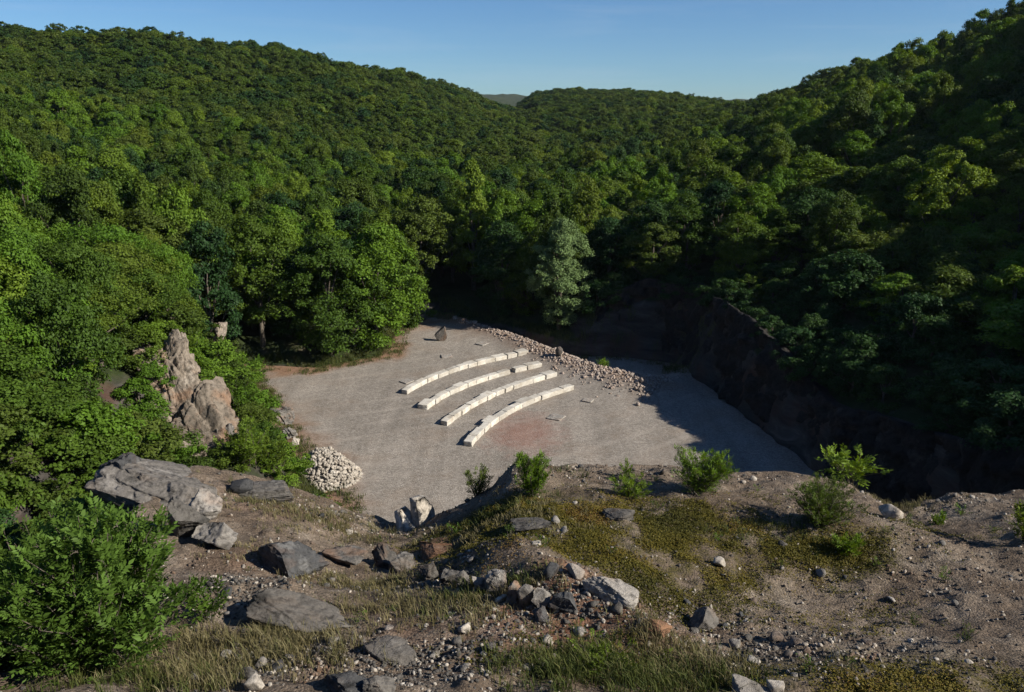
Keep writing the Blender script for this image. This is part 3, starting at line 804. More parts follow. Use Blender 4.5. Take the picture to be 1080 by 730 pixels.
def cover_bushes(front):
    """bushes that clothe the left slope, the cliff foot and the shaded wall, each one a thing"""
    rg = np.random.default_rng(91)
    def run(xr, yr, s, test, mats, hr, where, grp, most):
        pts = []
        xs, ys = rg.uniform(*xr, 6000), rg.uniform(*yr, 6000)
        zs = np.maximum(ground(xs, ys), np.where(ys < 20, terrace(xs, ys), -9)); sds = sd_poly(xs, ys); pxs, pys, _ = project(xs, ys, zs + .8)
        for x, y, z, sd, px, py in zip(*[[float(q) for q in w] for w in (xs, ys, zs, sds, pxs, pys)]):
            if any((x - q[0]) ** 2 + (y - q[1]) ** 2 < s * s for q in pts): continue
            if not test(x, y, sd, px, py): continue
            pts.append((x, y))
            if len(pts) > most: break
            h = rg.uniform(*hr); r = h * rg.uniform(.55, .8); m = mats[int(rg.integers(len(mats)))]
            tone = {'mid': 'mid-green', 'bright': 'bright green', 'deep': 'dark green', 'olive': 'olive-green'}[m]
            place_proto('low', int(rg.integers(3)), m, 'bush', f'{tone} bush {where}', 'bush', (x, y, z - .12 * h), rg.uniform(0, 6.28), (r / 1.7, r / 1.7, h / 3.0), f'{tone} {grp}')
    rects = [(166, 356, 198, 460), (188, 405, 242, 492), (226, 332, 240, 362), (288, 428, 318, 475), (298, 452, 388, 540)]
    def left(x, y, sd, px, py):
        return sd > (.25 if y < 37 else 1.3) and not any(a < px < c and b < py < d for a, b, c, d in rects) and x < -7 and -30 < px and (y > 21 or x < -8.6 or y > 15.5) and not (y < 15.5 and x > -10)
    run((-30, -7), (13.5, 50), 1.6, left, ['bright', 'bright', 'mid', 'olive'], (1.3, 2.7), 'clothing the slope around the left rock outcrop', 'bushes on the left slope', 150)
    def low_left(x, y, sd, px, py): return -40 < px < 125 and py > 420
    run((-19, -7), (12, 27), 1.1, low_left, ['mid', 'bright', 'olive'], (1.0, 2.0), 'below the left slope, above the dark gully', 'bushes above the gully', 70)
    def rim(x, y, sd, px, py): return 2.2 < sd < 7
    def gully(x, y, sd, px, py): return px < 95 and 470 < py < 600
    run((-11, -6.2), (9.3, 14.5), .8, gully, ['deep', 'deep', 'mid'], (.9, 1.5), 'in the dark gully left of the layered outcrop', 'bushes in the left gully', 26)  # mostly dark leaves, so their colour supplies the gully's black shade
    run((3, 30), (54, 70), 1.9, rim, ['deep', 'mid', 'deep'], (1.4, 2.6), 'on the brink of the shaded rock wall behind the gravel', 'bushes on the brink of the back wall', 46)
    def wall(x, y, sd, px, py): return sd > 2.2
    run((13, 34), (26, 56), 2.1, wall, ['deep'], (1.2, 2.4), 'on the black shaded quarry wall at right', 'bushes on the shaded right wall', 90)  # only the darkest leaf colour, adding to the wall's shade

def forest_object(pts, rot, scl, ids, keys):
    """one object: points that carry crowns by geometry nodes"""
    pm = bpy.data.meshes.new('forest')
    pm.vertices.add(len(pts)); pm.vertices.foreach_set('co', np.array(pts, np.float32).ravel())
    a = pm.attributes.new('rot', 'FLOAT_VECTOR', 'POINT'); a.data.foreach_set('vector', np.array(rot, np.float32).ravel())
    a = pm.attributes.new('scl', 'FLOAT_VECTOR', 'POINT'); a.data.foreach_set('vector', np.array(scl, np.float32).ravel())
    a = pm.attributes.new('pick', 'INT', 'POINT'); a.data.foreach_set('value', np.array(ids, np.int32))
    o = bpy.data.objects.new('forest', pm); COL.objects.link(o)
    tag(o, 'dense far wood covering the hills', 'forest', kind='stuff')
    # the crowns are fetched from the crown meshes of single trees where one exists
    ng = bpy.data.node_groups.new('forest_spread', 'GeometryNodeTree')
    ng.interface.new_socket('Geometry', in_out='INPUT', socket_type='NodeSocketGeometry')
    ng.interface.new_socket('Geometry', in_out='OUTPUT', socket_type='NodeSocketGeometry')
    n, l = ng.nodes, ng.links
    gi = n.new('NodeGroupInput'); go = n.new('NodeGroupOutput')
    def attr(nm, t):
        q = n.new('GeometryNodeInputNamedAttribute'); q.data_type = t; q.inputs['Name'].default_value = nm
        return q.outputs['Attribute']
    last = None
    outs = []
    for j, (key, i, mat) in enumerate(keys):
        src = None
        r = PROTO[key]['roots'].get((i % len(PROTO[key]['items']), mat))
        if r is not None: src = [c for c in r.children if c.name.startswith('crown')][0]
        else:  # no single tree of this look: plant the first of its points as a single one
            k = ids.index(j) if j in ids else 0
            lab, grp = tree_label(pts[k][0], pts[k][1], mat, key, 8)
            r = place_proto(key, i, mat, 'broadleaf_tree', lab, 'tree', pts[k], rot[k][2], scl[k], grp)
            src = [c for c in r.children if c.name.startswith('crown')][0]
        oi = n.new('GeometryNodeObjectInfo'); oi.inputs['Object'].default_value = src; oi.inputs['As Instance'].default_value = False
        oi.transform_space = 'ORIGINAL'
        gt = n.new('GeometryNodeGeometryToInstance'); l.new(oi.outputs['Geometry'], gt.inputs[0])
        sel = n.new('FunctionNodeCompare'); sel.data_type = 'INT'; sel.operation = 'EQUAL'
        l.new(attr('pick', 'INT'), sel.inputs[2]); sel.inputs[3].default_value = j
        ip = n.new('GeometryNodeInstanceOnPoints'); l.new(gi.outputs[0], ip.inputs['Points']); l.new(sel.outputs[0], ip.inputs['Selection'])
        l.new(gt.outputs[0], ip.inputs['Instance'])
        er = n.new('FunctionNodeEulerToRotation'); l.new(attr('rot', 'FLOAT_VECTOR'), er.inputs[0]); l.new(er.outputs[0], ip.inputs['Rotation'])
        l.new(attr('scl', 'FLOAT_VECTOR'), ip.inputs['Scale'])
        outs.append(ip.outputs[0])
    jn = n.new('GeometryNodeJoinGeometry')
    for q in outs: l.new(q, jn.inputs[0])
    l.new(jn.outputs[0], go.inputs[0])
    md = o.modifiers.new('spread', 'NODES'); md.node_group = ng
# ------------------------------------------------------------------ stones on the floor
def prism(outline, th, seed, jag=.015):
    """a flat cut stone: an outline with thickness, roughened"""
    rg = np.random.default_rng(seed); P = np.array(outline, float); n = len(P); m = 7
    ring = np.concatenate([P[i] + (P[(i + 1) % n] - P[i]) * np.linspace(0, 1, m, endpoint=False)[:, None] for i in range(n)])
    k = len(ring); c = ring.mean(0); lay = []
    for y, s in ((-th / 2, .93), (-th * .38, 1), (th * .38, 1), (th / 2, .93)):
        q = c + (ring - c) * s; lay.append(np.stack([q[:, 0], np.full(k, y), q[:, 1]], 1))
    for y in (-th / 2, th / 2):
        for s in (.6, .25): q = c + (ring - c) * s; lay.append(np.stack([q[:, 0], np.full(k, y * 1.03), q[:, 1]], 1))
    v = np.concatenate(lay); v = v + rg.normal(size=v.shape) * jag * .3 + np.stack([fbm(v * 9 + seed, 3, seed)] * 3, 1) * jag
    f = []
    def band(a, b):
        for i in range(k): f.append([a * k + i, a * k + (i + 1) % k, b * k + (i + 1) % k, b * k + i])
    for a, b in ((0, 1), (1, 2), (2, 3), (0, 4), (4, 5), (3, 6), (6, 7)): band(a, b)
    v = np.concatenate([v, [[c[0], -th * .53, c[1]], [c[0], th * .53, c[1]]]])
    for a, e in ((5, 8 * k), (7, 8 * k + 1)):
        for i in range(k): f.append([a * k + i, a * k + (i + 1) % k, e, e])
    f = np.array(f); tri = np.concatenate([f[f[:, 2] != f[:, 3]][:, [0, 1, 2]], f[f[:, 2] != f[:, 3]][:, [0, 2, 3]], f[f[:, 2] == f[:, 3]][:, :3]])
    return v, tri
NUM = ['first', 'second', 'third', 'fourth', 'fifth', 'sixth', 'seventh', 'eighth', 'ninth', 'tenth', 'eleventh', 'twelfth', 'thirteenth',
       'fourteenth', 'fifteenth', 'sixteenth', 'seventeenth', 'eighteenth', 'nineteenth', 'twentieth', 'twenty-first', 'twenty-second', 'twenty-third', 'twenty-fourth']
def block_mesh(seed):
    import bmesh
    rg = np.random.default_rng(seed)
    bm = bmesh.new(); bmesh.ops.create_cube(bm, size=1.0)
    bmesh.ops.bevel(bm, geom=bm.edges[:], offset=.045, segments=2, affect='EDGES', profile=.6)
    bmesh.ops.subdivide_edges(bm, edges=[e for e in bm.edges if e.calc_length() > .5], cuts=5, use_grid_fill=True)
    bmesh.ops.triangulate(bm, faces=bm.faces[:])
    v = np.array([q.co[:] for q in bm.verts]); f = np.array([[q.index for q in t.verts] for t in bm.faces]); bm.free()
    sk = 1 + rg.normal(size=8) * .04
    v = v * (1 + (fbm(v * 2.6 + seed, 4, seed) * .12)[:, None]) + np.stack([v[:, 1] * rg.normal() * .05, v[:, 0] * rg.normal() * .06, v[:, 0] * rg.normal() * .04], 1)
    v[:, 2] += .5
    return v, f
def circle3(a, b, c):
    ax, ay = a; bx, by = b; cx, cy = c
    d = 2 * (ax * (by - cy) + bx * (cy - ay) + cx * (ay - by))
    ux = ((ax**2 + ay**2) * (by - cy) + (bx**2 + by**2) * (cy - ay) + (cx**2 + cy**2) * (ay - by)) / d
    uy = ((ax**2 + ay**2) * (cx - bx) + (bx**2 + by**2) * (ax - cx) + (cx**2 + cy**2) * (bx - ax)) / d
    return np.array([ux, uy]), math.hypot(ax - ux, ay - uy)
ROWS = [('back', (429.3, 416.5), (491.5, 389.2), (557, 375)), ('second', (450.7, 432.5), (505.7, 404.5), (572.5, 387.5)),
        ('third', (472, 449.5), (516, 421.8), (587, 397.5)), ('front', (497.6, 471.5), (542.4, 435), (605.5, 411.5))]
def build_benches():
    variants = [block_mesh(200 + i) for i in range(8)]; first = {}
    rg = np.random.default_rng(3)
    for row, (rn, a, b, c) in enumerate(ROWS):
        A, B, Cc = [at_z(*q)[:2] for q in (a, b, c)]
        O, rad = circle3(A, B, Cc)
        ang = [math.atan2(p[1] - O[1], p[0] - O[0]) for p in (A, B, Cc)]
        ang = np.unwrap(ang)
        tot = abs(ang[2] - ang[0]) * rad; sg = np.sign(ang[2] - ang[0])
        s = 0; i = 0
        print('row', rn, 'length', round(tot, 1), 'radius', round(rad, 1))
        while s < tot - .35 and i < 24:
            ln = rg.uniform(.65, 1.15)
            if tot - s - ln < .5: ln = tot - s
            gap = rg.uniform(.0, .018)
            if row == 1 and .70 < s / tot < .78: 
                s += .4
            th = ang[0] + sg * (s + ln / 2) / rad
            dep = rg.choice([.42, .45, .48, .66]); hh = rg.uniform(.27, .31)
            # blocks stand with their front on the fitted arc (front = towards the stage, below in the picture)
            rr = rad + (dep / 2 if (O[1] < A[1]) else -dep / 2) + rg.normal() * .012
            x, y = O[0] + rr * math.cos(th), O[1] + rr * math.sin(th)
            rz = th + math.pi / 2 + rg.normal() * .018
            k = int(rg.integers(8))
            lab = f'{NUM[i]} pale limestone block from the left in the {rn} curved seating row'
            if k not in first:
                o = mk('seating_block', *variants[k], LIME); first[k] = o
            else:
                o = first[k].copy(); COL.objects.link(o); o.name = 'seating_block'
            o.location = (x, y, float(floor_z(x, y)[0]) - .03); o.rotation_euler = (rg.normal() * .012, rg.normal() * .012, rz)
            o.scale = (ln - gap, dep, hh + .03)
            tag(o, lab, 'stone block', f'blocks of the {rn} curved seating row')
            s += ln; i += 1
    # flat slabs let into the gravel
    for (px, py, w, d, lab) in [(429, 403, .75, .7, 'flat pale slab in the gravel above the left end of the back seating row'),
                                (471, 376, .75, .8, 'flat pale slab in the gravel below the standing stone'),
                                (508.6, 363, .8, .75, 'flat pale slab in the gravel nearest the upper rubble ridge'),
                                (586.8, 440.5, .85, .8, 'larger flat pale slab in the gravel below the right end of the front row'),
                                (620, 423, .6, .6, 'small flat pale slab in the gravel right of the front seating row')]:
        p = at_z(px, py, 0); k = int(rg.integers(8))
        v, f = variants[k]
        o = mk('paving_stone', v, f, ROCK_PALE); o.location = (p[0], p[1], float(floor_z(p[0], p[1])[0]) - .05); o.scale = (w, d, .13); o.rotation_euler = (0, 0, rg.uniform(0, 1.5))
        tag(o, lab, 'stone slab', 'flat slabs in the gravel')
    # standing stone
    p = at_z(463.5, 359.5, 0)
    v, f = rock_mesh(77, 4, 8, .05, (.52, .22, .62), .02)
    v[:, 0] += (v[:, 2] / 1.2) * .22; v[:, 0] *= 1 - .25 * (v[:, 2] / 1.2)
    o = mk('standing_stone', v, f, ROCK); o.location = (p[0], p[1], float(floor_z(p[0], p[1])[0]) - .06); o.rotation_euler = (0, 0, .2); o.scale = (1.15, 1.15, 1.5)
    tag(o, 'dark leaning standing stone at the foot of the earth track', 'standing stone')
    p = at_z(590.5, 383, 0)
    v, f = rock_mesh(78, 3, 7, .05, (.33, .28, .42), .02)
    o = mk('rock', v, f, ROCK); o.location = (p[0], p[1] + .5, float(floor_z(p[0], p[1] + .5)[0]) - .08)
    tag(o, 'upright dark rock on the rubble ridge under the pale willow', 'rock')

def build_edge_grass():
    """rough grass along the margins of the gravel"""
    rg = np.random.default_rng(71)
    x, y = rg.uniform(-20, 20, 60000), rg.uniform(22, 73, 60000)
    sd = sd_poly(x, y) + fbm2(x, y, 3.0, 3, 19) * .9
    d, a = ridge_side(x, y)
    dens = fbm2(x, y, 2.2, 3, 72)
    ok = (sd > -1.1) & (sd < 1.6) & (dens > rg.uniform(-.5, .5, len(x))) & ~((np.abs(d) < 2.2) & (a > .05)) & ~((x > 9) & (y < 52))
    x, y = x[ok][:3200], y[ok][:3200]; nb = 14; n = len(x) * nb
    hs = np.repeat(rg.uniform(.15, .5, len(x)) * np.where(sd[ok][:3200] > .2, 1, .6), nb) * rg.uniform(.4, 1.1, n)
    X = np.repeat(x, nb) + rg.normal(size=n) * .12; Y = np.repeat(y, nb) + rg.normal(size=n) * .12
    Z = np.maximum(floor_z(X, Y), ground(X, Y)) - .02
    an = rg.uniform(0, 6.28, n); dv = np.stack([np.cos(an), np.sin(an), np.zeros(n)], 1); sv = np.stack([-np.sin(an), np.cos(an), np.zeros(n)], 1)
    b = np.stack([X, Y, Z], 1); tip = b + dv * (hs * .45)[:, None]; tip[:, 2] += hs; mid = b * .5 + tip * .5 - dv * (hs * .08)[:, None]; w = .012
    v = np.stack([b - sv * w, b + sv * w, mid - sv * w * .8, mid + sv * w * .8, tip - sv * w * .2, tip + sv * w * .2], 1).reshape(-1, 3)
    i = np.arange(n)[:, None] * 6; f = np.concatenate([i + np.array([[0, 1, 3, 2]]), i + np.array([[2, 3, 5, 4]])])
    tone = np.clip(np.repeat(rg.random(len(x)), nb) * .8 + rg.random(n) * .25, 0, 1)
    tag(mk('edge_grass', v, f, GREENGRASS, attr=np.repeat(tone, 6)), 'rough green grass along the gravel margins', 'grass', kind='stuff')

def build_rubble():
    rg = np.random.default_rng(8)
    var = [rock_mesh(300 + i, 2, 9, .08, (1, rg.uniform(.6, .9), rg.uniform(.5, .8)), .03) for i in range(10)]; first = {}
    def stone(k, mat, key, nm, loc, sc, lab, cat, grp):
        if (key, k) not in first:
            o = mk(nm, *var[k], mat); first[(key, k)] = o
        else:
            o = first[(key, k)].copy(); COL.objects.link(o); o.name = nm
        o.location = [float(q) for q in loc]; o.scale = (sc,) * 3
        o.rotation_euler = (rg.normal() * .35, rg.normal() * .35, rg.uniform(0, 6.28))
        return tag(o, lab, cat, grp)
    # ridge stones
    n = len(RIDGE) - 1
    seg = [(RIDGE[i], RIDGE[i + 1]) for i in range(n)]
    done = 0
    placed = []
    tries = 0
    while done < 190 and tries < 6000:
        tries += 1
        u = rg.random() ** .45 * n; i = min(int(u), n - 1); a, b = seg[i]; q = a + (b - a) * (u - i)
        al = u / n
        wd = .25 + 1.5 * al ** 2
        ex = norm((b - a)); nr = np.array([-ex[1], ex[0]])
        q = q + nr * rg.normal() * wd * .8 + ex * rg.normal() * .2
        sc = rg.uniform(.11, .27) * (1.15 if al < .3 else 1)
        if any((q[0] - e[0]) ** 2 + (q[1] - e[1]) ** 2 < (.62 * (sc + e[2])) ** 2 for e in placed): continue
        placed.append((q[0], q[1], sc))
        z = float(floor_z(q[0], q[1])[0])
        lab = 'pale broken stone of the upper rubble ridge beside the gravel' if al < .5 else 'pinkish broken stone in the wide rubble heap at the ridge end'
        stone(int(rg.integers(10)), RUBBLE, 'r', 'rubble_stone', (q[0], q[1], z - sc * .3), sc, lab, 'rubble', 'stones of the upper rubble ridge' if al < .5 else 'stones of the wide rubble heap')
        done += 1
    # small broken stone between them
    vs, fs = [], []
    v0, f0 = rock_mesh(333, 1, 5, .1, (1, .8, .6), .02); off = 0
    for k in range(1300):
        u = rg.random() ** .5 * n; i = min(int(u), n - 1); a, b = seg[i]; al = u / n
        ex = norm((b - a)); nr = np.array([-ex[1], ex[0]])
        q = a + (b - a) * (u - i) + nr * rg.normal() * (.3 + 1.1 * al ** 1.5)
        vs.append(stonelet(v0, rg, q[0], q[1], float(floor_z(q[0], q[1])[0]), rg.uniform(.05, .13))); fs.append(f0 + off); off += len(v0)
    o = mk('ridge_gravel', np.concatenate(vs), np.concatenate(fs), RUBBLE); tag(o, 'small broken stone filling the rubble ridge', 'gravel', kind='stuff')
    # cream stone heap at the foot of the left cliff
    c = at_z(342, 503, 0)[:2]
    rad, hh = 1.75, 1.5
    cell = []
    for k in range(3000):
        a, r = rg.uniform(0, 6.28), rad * math.sqrt(rg.random())
        z = hh * (1 - (r / rad) ** 1.6)
        sc = rg.uniform(.11, .2)
        q = (c[0] + r * math.cos(a), c[1] + r * math.sin(a) * .9, z)
        if any((q[0] - e[0]) ** 2 + (q[1] - e[1]) ** 2 + (z - e[2]) ** 2 < (.85 * (sc + e[3])) ** 2 for e in cell): continue
        if r * math.sin(a) > rad * .45: continue
        cell.append((*q, sc))
    for (x, y, z, sc) in cell[:140]:
        stone(int(rg.integers(10)), COBBLE, 'c', 'heap_stone', (x, y, z - sc * .4), sc, 'cream head-sized stone in the heap at the foot of the left cliff', 'stone', 'cream stones of the heap')
    vs, fs, off = [], [], 0
    for k in range(1100):
        a, r = rg.uniform(0, 6.28), (rad + .05) * math.sqrt(rg.random()); z = hh * (1 - (r / rad) ** 1.6) - .06
        vs.append(stonelet(v0, rg, c[0] + r * math.cos(a), c[1] + r * math.sin(a) * .9, max(z, -.02), rg.uniform(.07, .13))); fs.append(f0 + off); off += len(v0)
    mv, mf = ICO[3]; mv = mv * np.array([rad * .93, rad * .84, hh * .9]); mv[:, 2] = np.maximum(mv[:, 2], -.1)
    mv = np.stack([mv[:, 0] + c[0], mv[:, 1] + c[1], np.where(mv[:, 2] > 0, hh * .9 * (1 - np.clip(np.hypot(mv[:, 0] / (rad), mv[:, 1] / (rad * .9)), 0, 1) ** 1.6) - .1, -.2)], 1)
    vs.append(mv); fs.append(mf + off)
    o = mk('heap_gravel', np.concatenate(vs), np.concatenate(fs), COBBLE); tag(o, 'small cream stones filling the heap', 'gravel', kind='stuff')

def stonelet(v, rg, x, y, z, s):
    q = rg.normal(size=4); q /= np.linalg.norm(q); w, a, b, c = q
    M = np.array([[1 - 2 * (b * b + c * c), 2 * (a * b - c * w), 2 * (a * c + b * w)], [2 * (a * b + c * w), 1 - 2 * (a * a + c * c), 2 * (b * c - a * w)], [2 * (a * c - b * w), 2 * (b * c + a * w), 1 - 2 * (a * a + b * b)]])
    return ((v - v.mean(0)) @ M.T) * s * rg.uniform(.7, 1.3, 3) + np.array([x, y, z + s * .25])
def spread_stones(name, pts, zs, sizes, mat, rg, sub=1):
    """many small stones as one ground-cover mesh (vectorised)"""
    vb = [rock_mesh(400 + i, sub, 6, .12, (1, .8, .6), .02) for i in range(6)]
    V, F, off = [], [], 0
    for k in range(6):
        v, f = vb[k]; v = v - v.mean(0)
        s = np.arange(len(pts)) % 6 == k; n = int(s.sum())
        q = norm(rg.normal(size=(n, 4))); w, a, b, c = q.T
        M = np.stack([1 - 2 * (b * b + c * c), 2 * (a * b - c * w), 2 * (a * c + b * w), 2 * (a * b + c * w), 1 - 2 * (a * a + c * c), 2 * (b * c - a * w), 2 * (a * c - b * w), 2 * (b * c + a * w), 1 - 2 * (a * a + b * b)], 1).reshape(n, 3, 3)
        vv = np.einsum('nij,vj->nvi', M, v) * (sizes[s][:, None] * rg.uniform(.7, 1.3, (n, 3)))[:, None, :]
        vv = vv + np.stack([pts[s, 0], pts[s, 1], zs[s] + sizes[s] * .18], 1)[:, None]
        V.append(vv.reshape(-1, 3)); F.append((f[None] + (np.arange(n) * len(v))[:, None, None]).reshape(-1, 3) + off); off += n * len(v)
    return mk(name, np.concatenate(V), np.concatenate(F), mat)
# ------------------------------------------------------------------ shrubs
def shrub(name, label, cat, loc, h, w, nst, nspray, leaf, mat, seed, nleaf=7, up=.6, group=None, lean=(0, 0), lo=.12, parts=True):
    """woody stems from one base; compound leaf sprays along their upper length"""
    rg = np.random.default_rng(seed)
    r = empty(name, loc, 0)
    stems, P, D = [], [], []
    for k in range(nst):
        a = rg.uniform(0, 6.28); rr = w * .5 * math.sqrt(rg.random()) * .98; hh = h * (1 - .42 * (rr / (w * .5)) ** 2) * rg.uniform(.68, 1.0)
        tip = np.array([rr * math.cos(a) + lean[0] * hh, rr * math.sin(a) + lean[1] * hh, hh])
        b = np.array([rg.normal() * .05 * w, rg.normal() * .05 * w, -.05])
        m = b + (tip - b) * .5 + np.array([tip[0], tip[1], 0]) * (-.15) + np.array([0, 0, .06 * hh])
        t = np.linspace(0, 1, 6)[:, None]
        path = (1 - t) ** 2 * b + 2 * t * (1 - t) * m + t * t * tip + rg.normal(size=(6, 3)) * .012 * h * np.array([1, 1, .3])
        stems.append(tube(path, np.linspace(.009 * h + .003, .0025, 6), 5))
        n = max(1, int(nspray / nst * rg.uniform(.7, 1.3)))
        s = lo + (1 - lo) * rg.random(n) ** .75
        i = np.clip((s * 5).astype(int), 0, 4); f = s * 5 - i
        q = path[i] * (1 - f)[:, None] + path[i + 1] * f[:, None]
        tw = norm(rg.normal(size=(n, 3)) * np.array([1, 1, .35]) + np.array([0, 0, up * .5])) * (rg.uniform(.1, 1.0, n) * .22 * w * (1.15 - s))[:, None]
        q2 = q + tw
        P.append(q2); D.append(norm(tw + np.array([0, 0, .04]) + rg.normal(size=(n, 3)) * .03 + norm(tip - b) * .05))
        for j in range(0, n, 4): stems.append(tube(np.array([q[j], (q[j] + q2[j]) / 2 + [0, 0, .01], q2[j]]), np.array([.004, .003, .0015]) * (.5 + h * .4), 4))
    P = np.concatenate(P); D = norm(np.concatenate(D)); M = len(P)
    side = norm(np.cross(D, np.array([0, 0, 1.0]) + rg.normal(size=(M, 3)) * .25)); nrm = norm(np.cross(side, D))
    pos, dr, nr, tn = [], [], [], []
    base = rg.uniform(.2, .8, M)
    L = leaf * rg.uniform(.75, 1.25, M)
    for j in range(nleaf):
        if j == nleaf - 1: s, d = 1.0, D
        else:
            s = .15 + .8 * (j // 2) / max(1, (nleaf - 1) // 2); sg = 1 if j % 2 else -1
            d = norm(D * .62 + side * sg * .8 + nrm * .05)
        pos.append(P + D * (s * L * 2.1)[:, None] - np.array([0, 0, .5]) * (s * s * L)[:, None]); dr.append(d - np.array([0, 0, .25])); nr.append(nrm); tn.append(base)
    pos, dr, nr, tn = map(np.concatenate, (pos, dr, nr, tn))
    dr = norm(dr + rg.normal(size=dr.shape) * .12); nr = norm(nr + rg.normal(size=nr.shape) * .25)
    L2 = np.tile(L, nleaf)[:, None] * rg.uniform(.8, 1.2, (len(pos), 1)); wv = norm(np.cross(nr, dr))
    v = np.stack([pos, pos + dr * L2 * .45 + wv * L2 * .2 + nr * L2 * .05, pos + dr * L2, pos + dr * L2 * .45 - wv * L2 * .2 + nr * L2 * .05], 1).reshape(-1, 3)
    tn = np.clip(tn + rg.normal(size=len(tn)) * .12, 0, 1)
    mk('foliage', v, np.arange(len(v)).reshape(-1, 4), LEAF[mat], r, attr=np.repeat(tn, 4))
    sv, sf = merge(stems); mk('stems', sv, sf, BARK, r, smooth=True)
    return tag(r, label, cat, group)

def build_shrubs():
    shrub('ash_bush', 'large bright green ash bush filling the lower left corner', 'bush', (-3.95, 6.6, 11.55), 2.1, 1.85, 74, 3600, .06, 'ash', 1, 9, .7)
    shrub('ash_bush', 'leafy ash bush at the left frame edge beside the gully, left of the big bush', 'bush', (-5.6, 8.7, 10.2), 2.3, 1.6, 26, 900, .066, 'ash', 2, 9, .7)
    shrub('bush', 'dark leafy bush low at the left edge behind the big ash bush', 'bush', (-6.9, 9.6, 9.6), 2.0, 2.4, 26, 900, .066, 'mid', 22, 9, .6)
    shrub('bush', 'dark ash bush at the lower left frame edge below the big one', 'bush', (-5.05, 6.5, 11.3), 1.5, 1.4, 34, 1200, .066, 'mid', 24, 9, .6)
    shrub('sapling', 'small leafy sapling at the right foot of the large ash bush', 'sapling', hit(222, 655), .5, .55, 9, 90, .06, 'mid', 23, 7, .5)
    def on(px, py): return hit(px, py) - np.array([0, 0, .04])
    shrub('bush', 'thin airy bush at the terrace edge beside the white cut stones', 'bush', (-.62, 12.75, float(terrace(-.62, 12.75)[0]) - .04), .7, .62, 16, 330, .034, 'olive', 3, 7, .6)
    shrub('bush', 'dense upright green bush on the hump right of the thin airy bush', 'bush', on(560, 523), .86, .74, 30, 1150, .032, 'bright', 4, 7, .8)
    shrub('bush', 'low green bush in the middle of the terrace edge', 'bush', on(664, 524), .42, .75, 18, 480, .03, 'bright', 5, 7, .6)
    shrub('bush', 'small sprig bush on the terrace edge above the low middle bush', 'bush', on(660, 503), .34, .32, 8, 90, .03, 'bright', 51, 7, .6)
    shrub('bush', 'full light green bush at the terrace edge against the shaded gravel', 'bush', on(738, 519), .95, 1.15, 40, 1700, .031, 'bright', 6, 7, .7)
    shrub('bush', 'feathery pale green bush on the right of the terrace', 'bush', on(866, 553), .8, 1.1, 44, 2000, .028, 'olive', 7, 7, .8)
    shrub('sapling', 'broad-leaved sapling rising from behind the terrace edge at right', 'sapling', (6.5, 14.0, 10.2), .85, 1.3, 12, 130, .085, 'bright', 8, 9, .5)
    shrub('bush', 'low flat green bush below the feathery bush at right', 'bush', on(893, 581), .3, .6, 16, 330, .03, 'bright', 9, 7, .4)
    shrub('bush', 'little round bush on the far right mound', 'bush', on(988, 553), .28, .34, 7, 70, .04, 'bright', 10, 7, .5)
    shrub('bush', 'green bush cut by the right frame edge', 'bush', on(1082, 572), .9, .6, 12, 200, .06, 'mid', 12, 7, .6)
    shrub('weed', 'leafy weed in the grass at the bottom middle of the terrace', 'weed', on(640, 700), .3, .75, 16, 200, .03, 'mid', 13, 7, .3)
    rw = np.random.default_rng(55)
    protos = [shrub('weed', 'x', 'weed', (0, 0, 0), .16, .24, 6, 34, .022, m, 300 + i, 5, .5) for i, m in enumerate(['mid', 'olive', 'bright', 'olive'])]
    spots = [(595, 505), (620, 498), (690, 503), (770, 507), (800, 520), (905, 540), (930, 560), (960, 548), (1010, 540), (1045, 560), (1000, 610), (930, 600), (880, 625), (820, 600), (760, 570), (700, 545),
             (640, 590), (575, 575), (530, 560), (480, 560), (420, 640), (380, 660), (470, 655), (530, 690), (610, 665), (700, 705), (960, 660), (1020, 680), (900, 700), (850, 715), (350, 560), (290, 560), (260, 600), (400, 575)]
    for i, (px, py) in enumerate(spots):
        r = protos[i] if i < 4 else copy_thing(protos[int(rw.integers(4))])
        r.name = 'weed'; r.location = [float(q) for q in hit(px + rw.normal() * 4, py + rw.normal() * 3)]; r.rotation_euler = (0, 0, rw.uniform(0, 6.28)); s = rw.uniform(.5, 1.3); r.scale = (s, s, s * rw.uniform(.7, 1.2))
        side = 'on the left grassy part of the terrace' if px < 450 else 'in the mossy middle of the terrace' if px < 780 else 'on the bare right part of the terrace'
        tag(r, f'small low weed {side}', 'weed', f'small low weeds {side}')
    # bushes round the left outcrop and the heap
    def gr(px, py, Y):
        q = hit_ground(px, py); q[2] -= .15; return q
    spec = [(262, 492, 34.5, 2.6, 2.6, 'bright', 'broad bright bush at the foot of the left cliff'),
            (285, 494, 35, 1.7, 1.9, 'mid', 'round bush between the left cliff foot and the cream stone heap'),
            (252, 440, 38, 2.6, 2.2, 'mid', 'dense bush clinging to the left cliff beside the rock outcrop'),
            (268, 415, 41, 2.2, 2.2, 'bright', 'yellow-green bush at the left edge of the gravel floor'),
            (243, 400, 43, 2.8, 2.4, 'mid', 'tall bush below the small rock pinnacle on the left'),
            (312, 500, 35.5, .9, 1.2, 'bright', 'low bush overhanging the left side of the cream stone heap'),
            (150, 470, 31, 1.8, 2.4, 'bright', 'bush at the left foot of the rock outcrop'),
            (205, 385, 43, 2.0, 2.2, 'bright', 'leafy bush on top of the rock outcrop, between its pillars'),
            (180, 486, 29.5, 1.3, 1.8, 'olive', 'low olive bush in front of the rock outcrop')]
    for i, (px, py, Y, h, w, m, lab) in enumerate(spec):
        shrub('bush', lab, 'bush', gr(px, py, Y), h, w, 16, 620, .1, m, 100 + i, 7, .6)
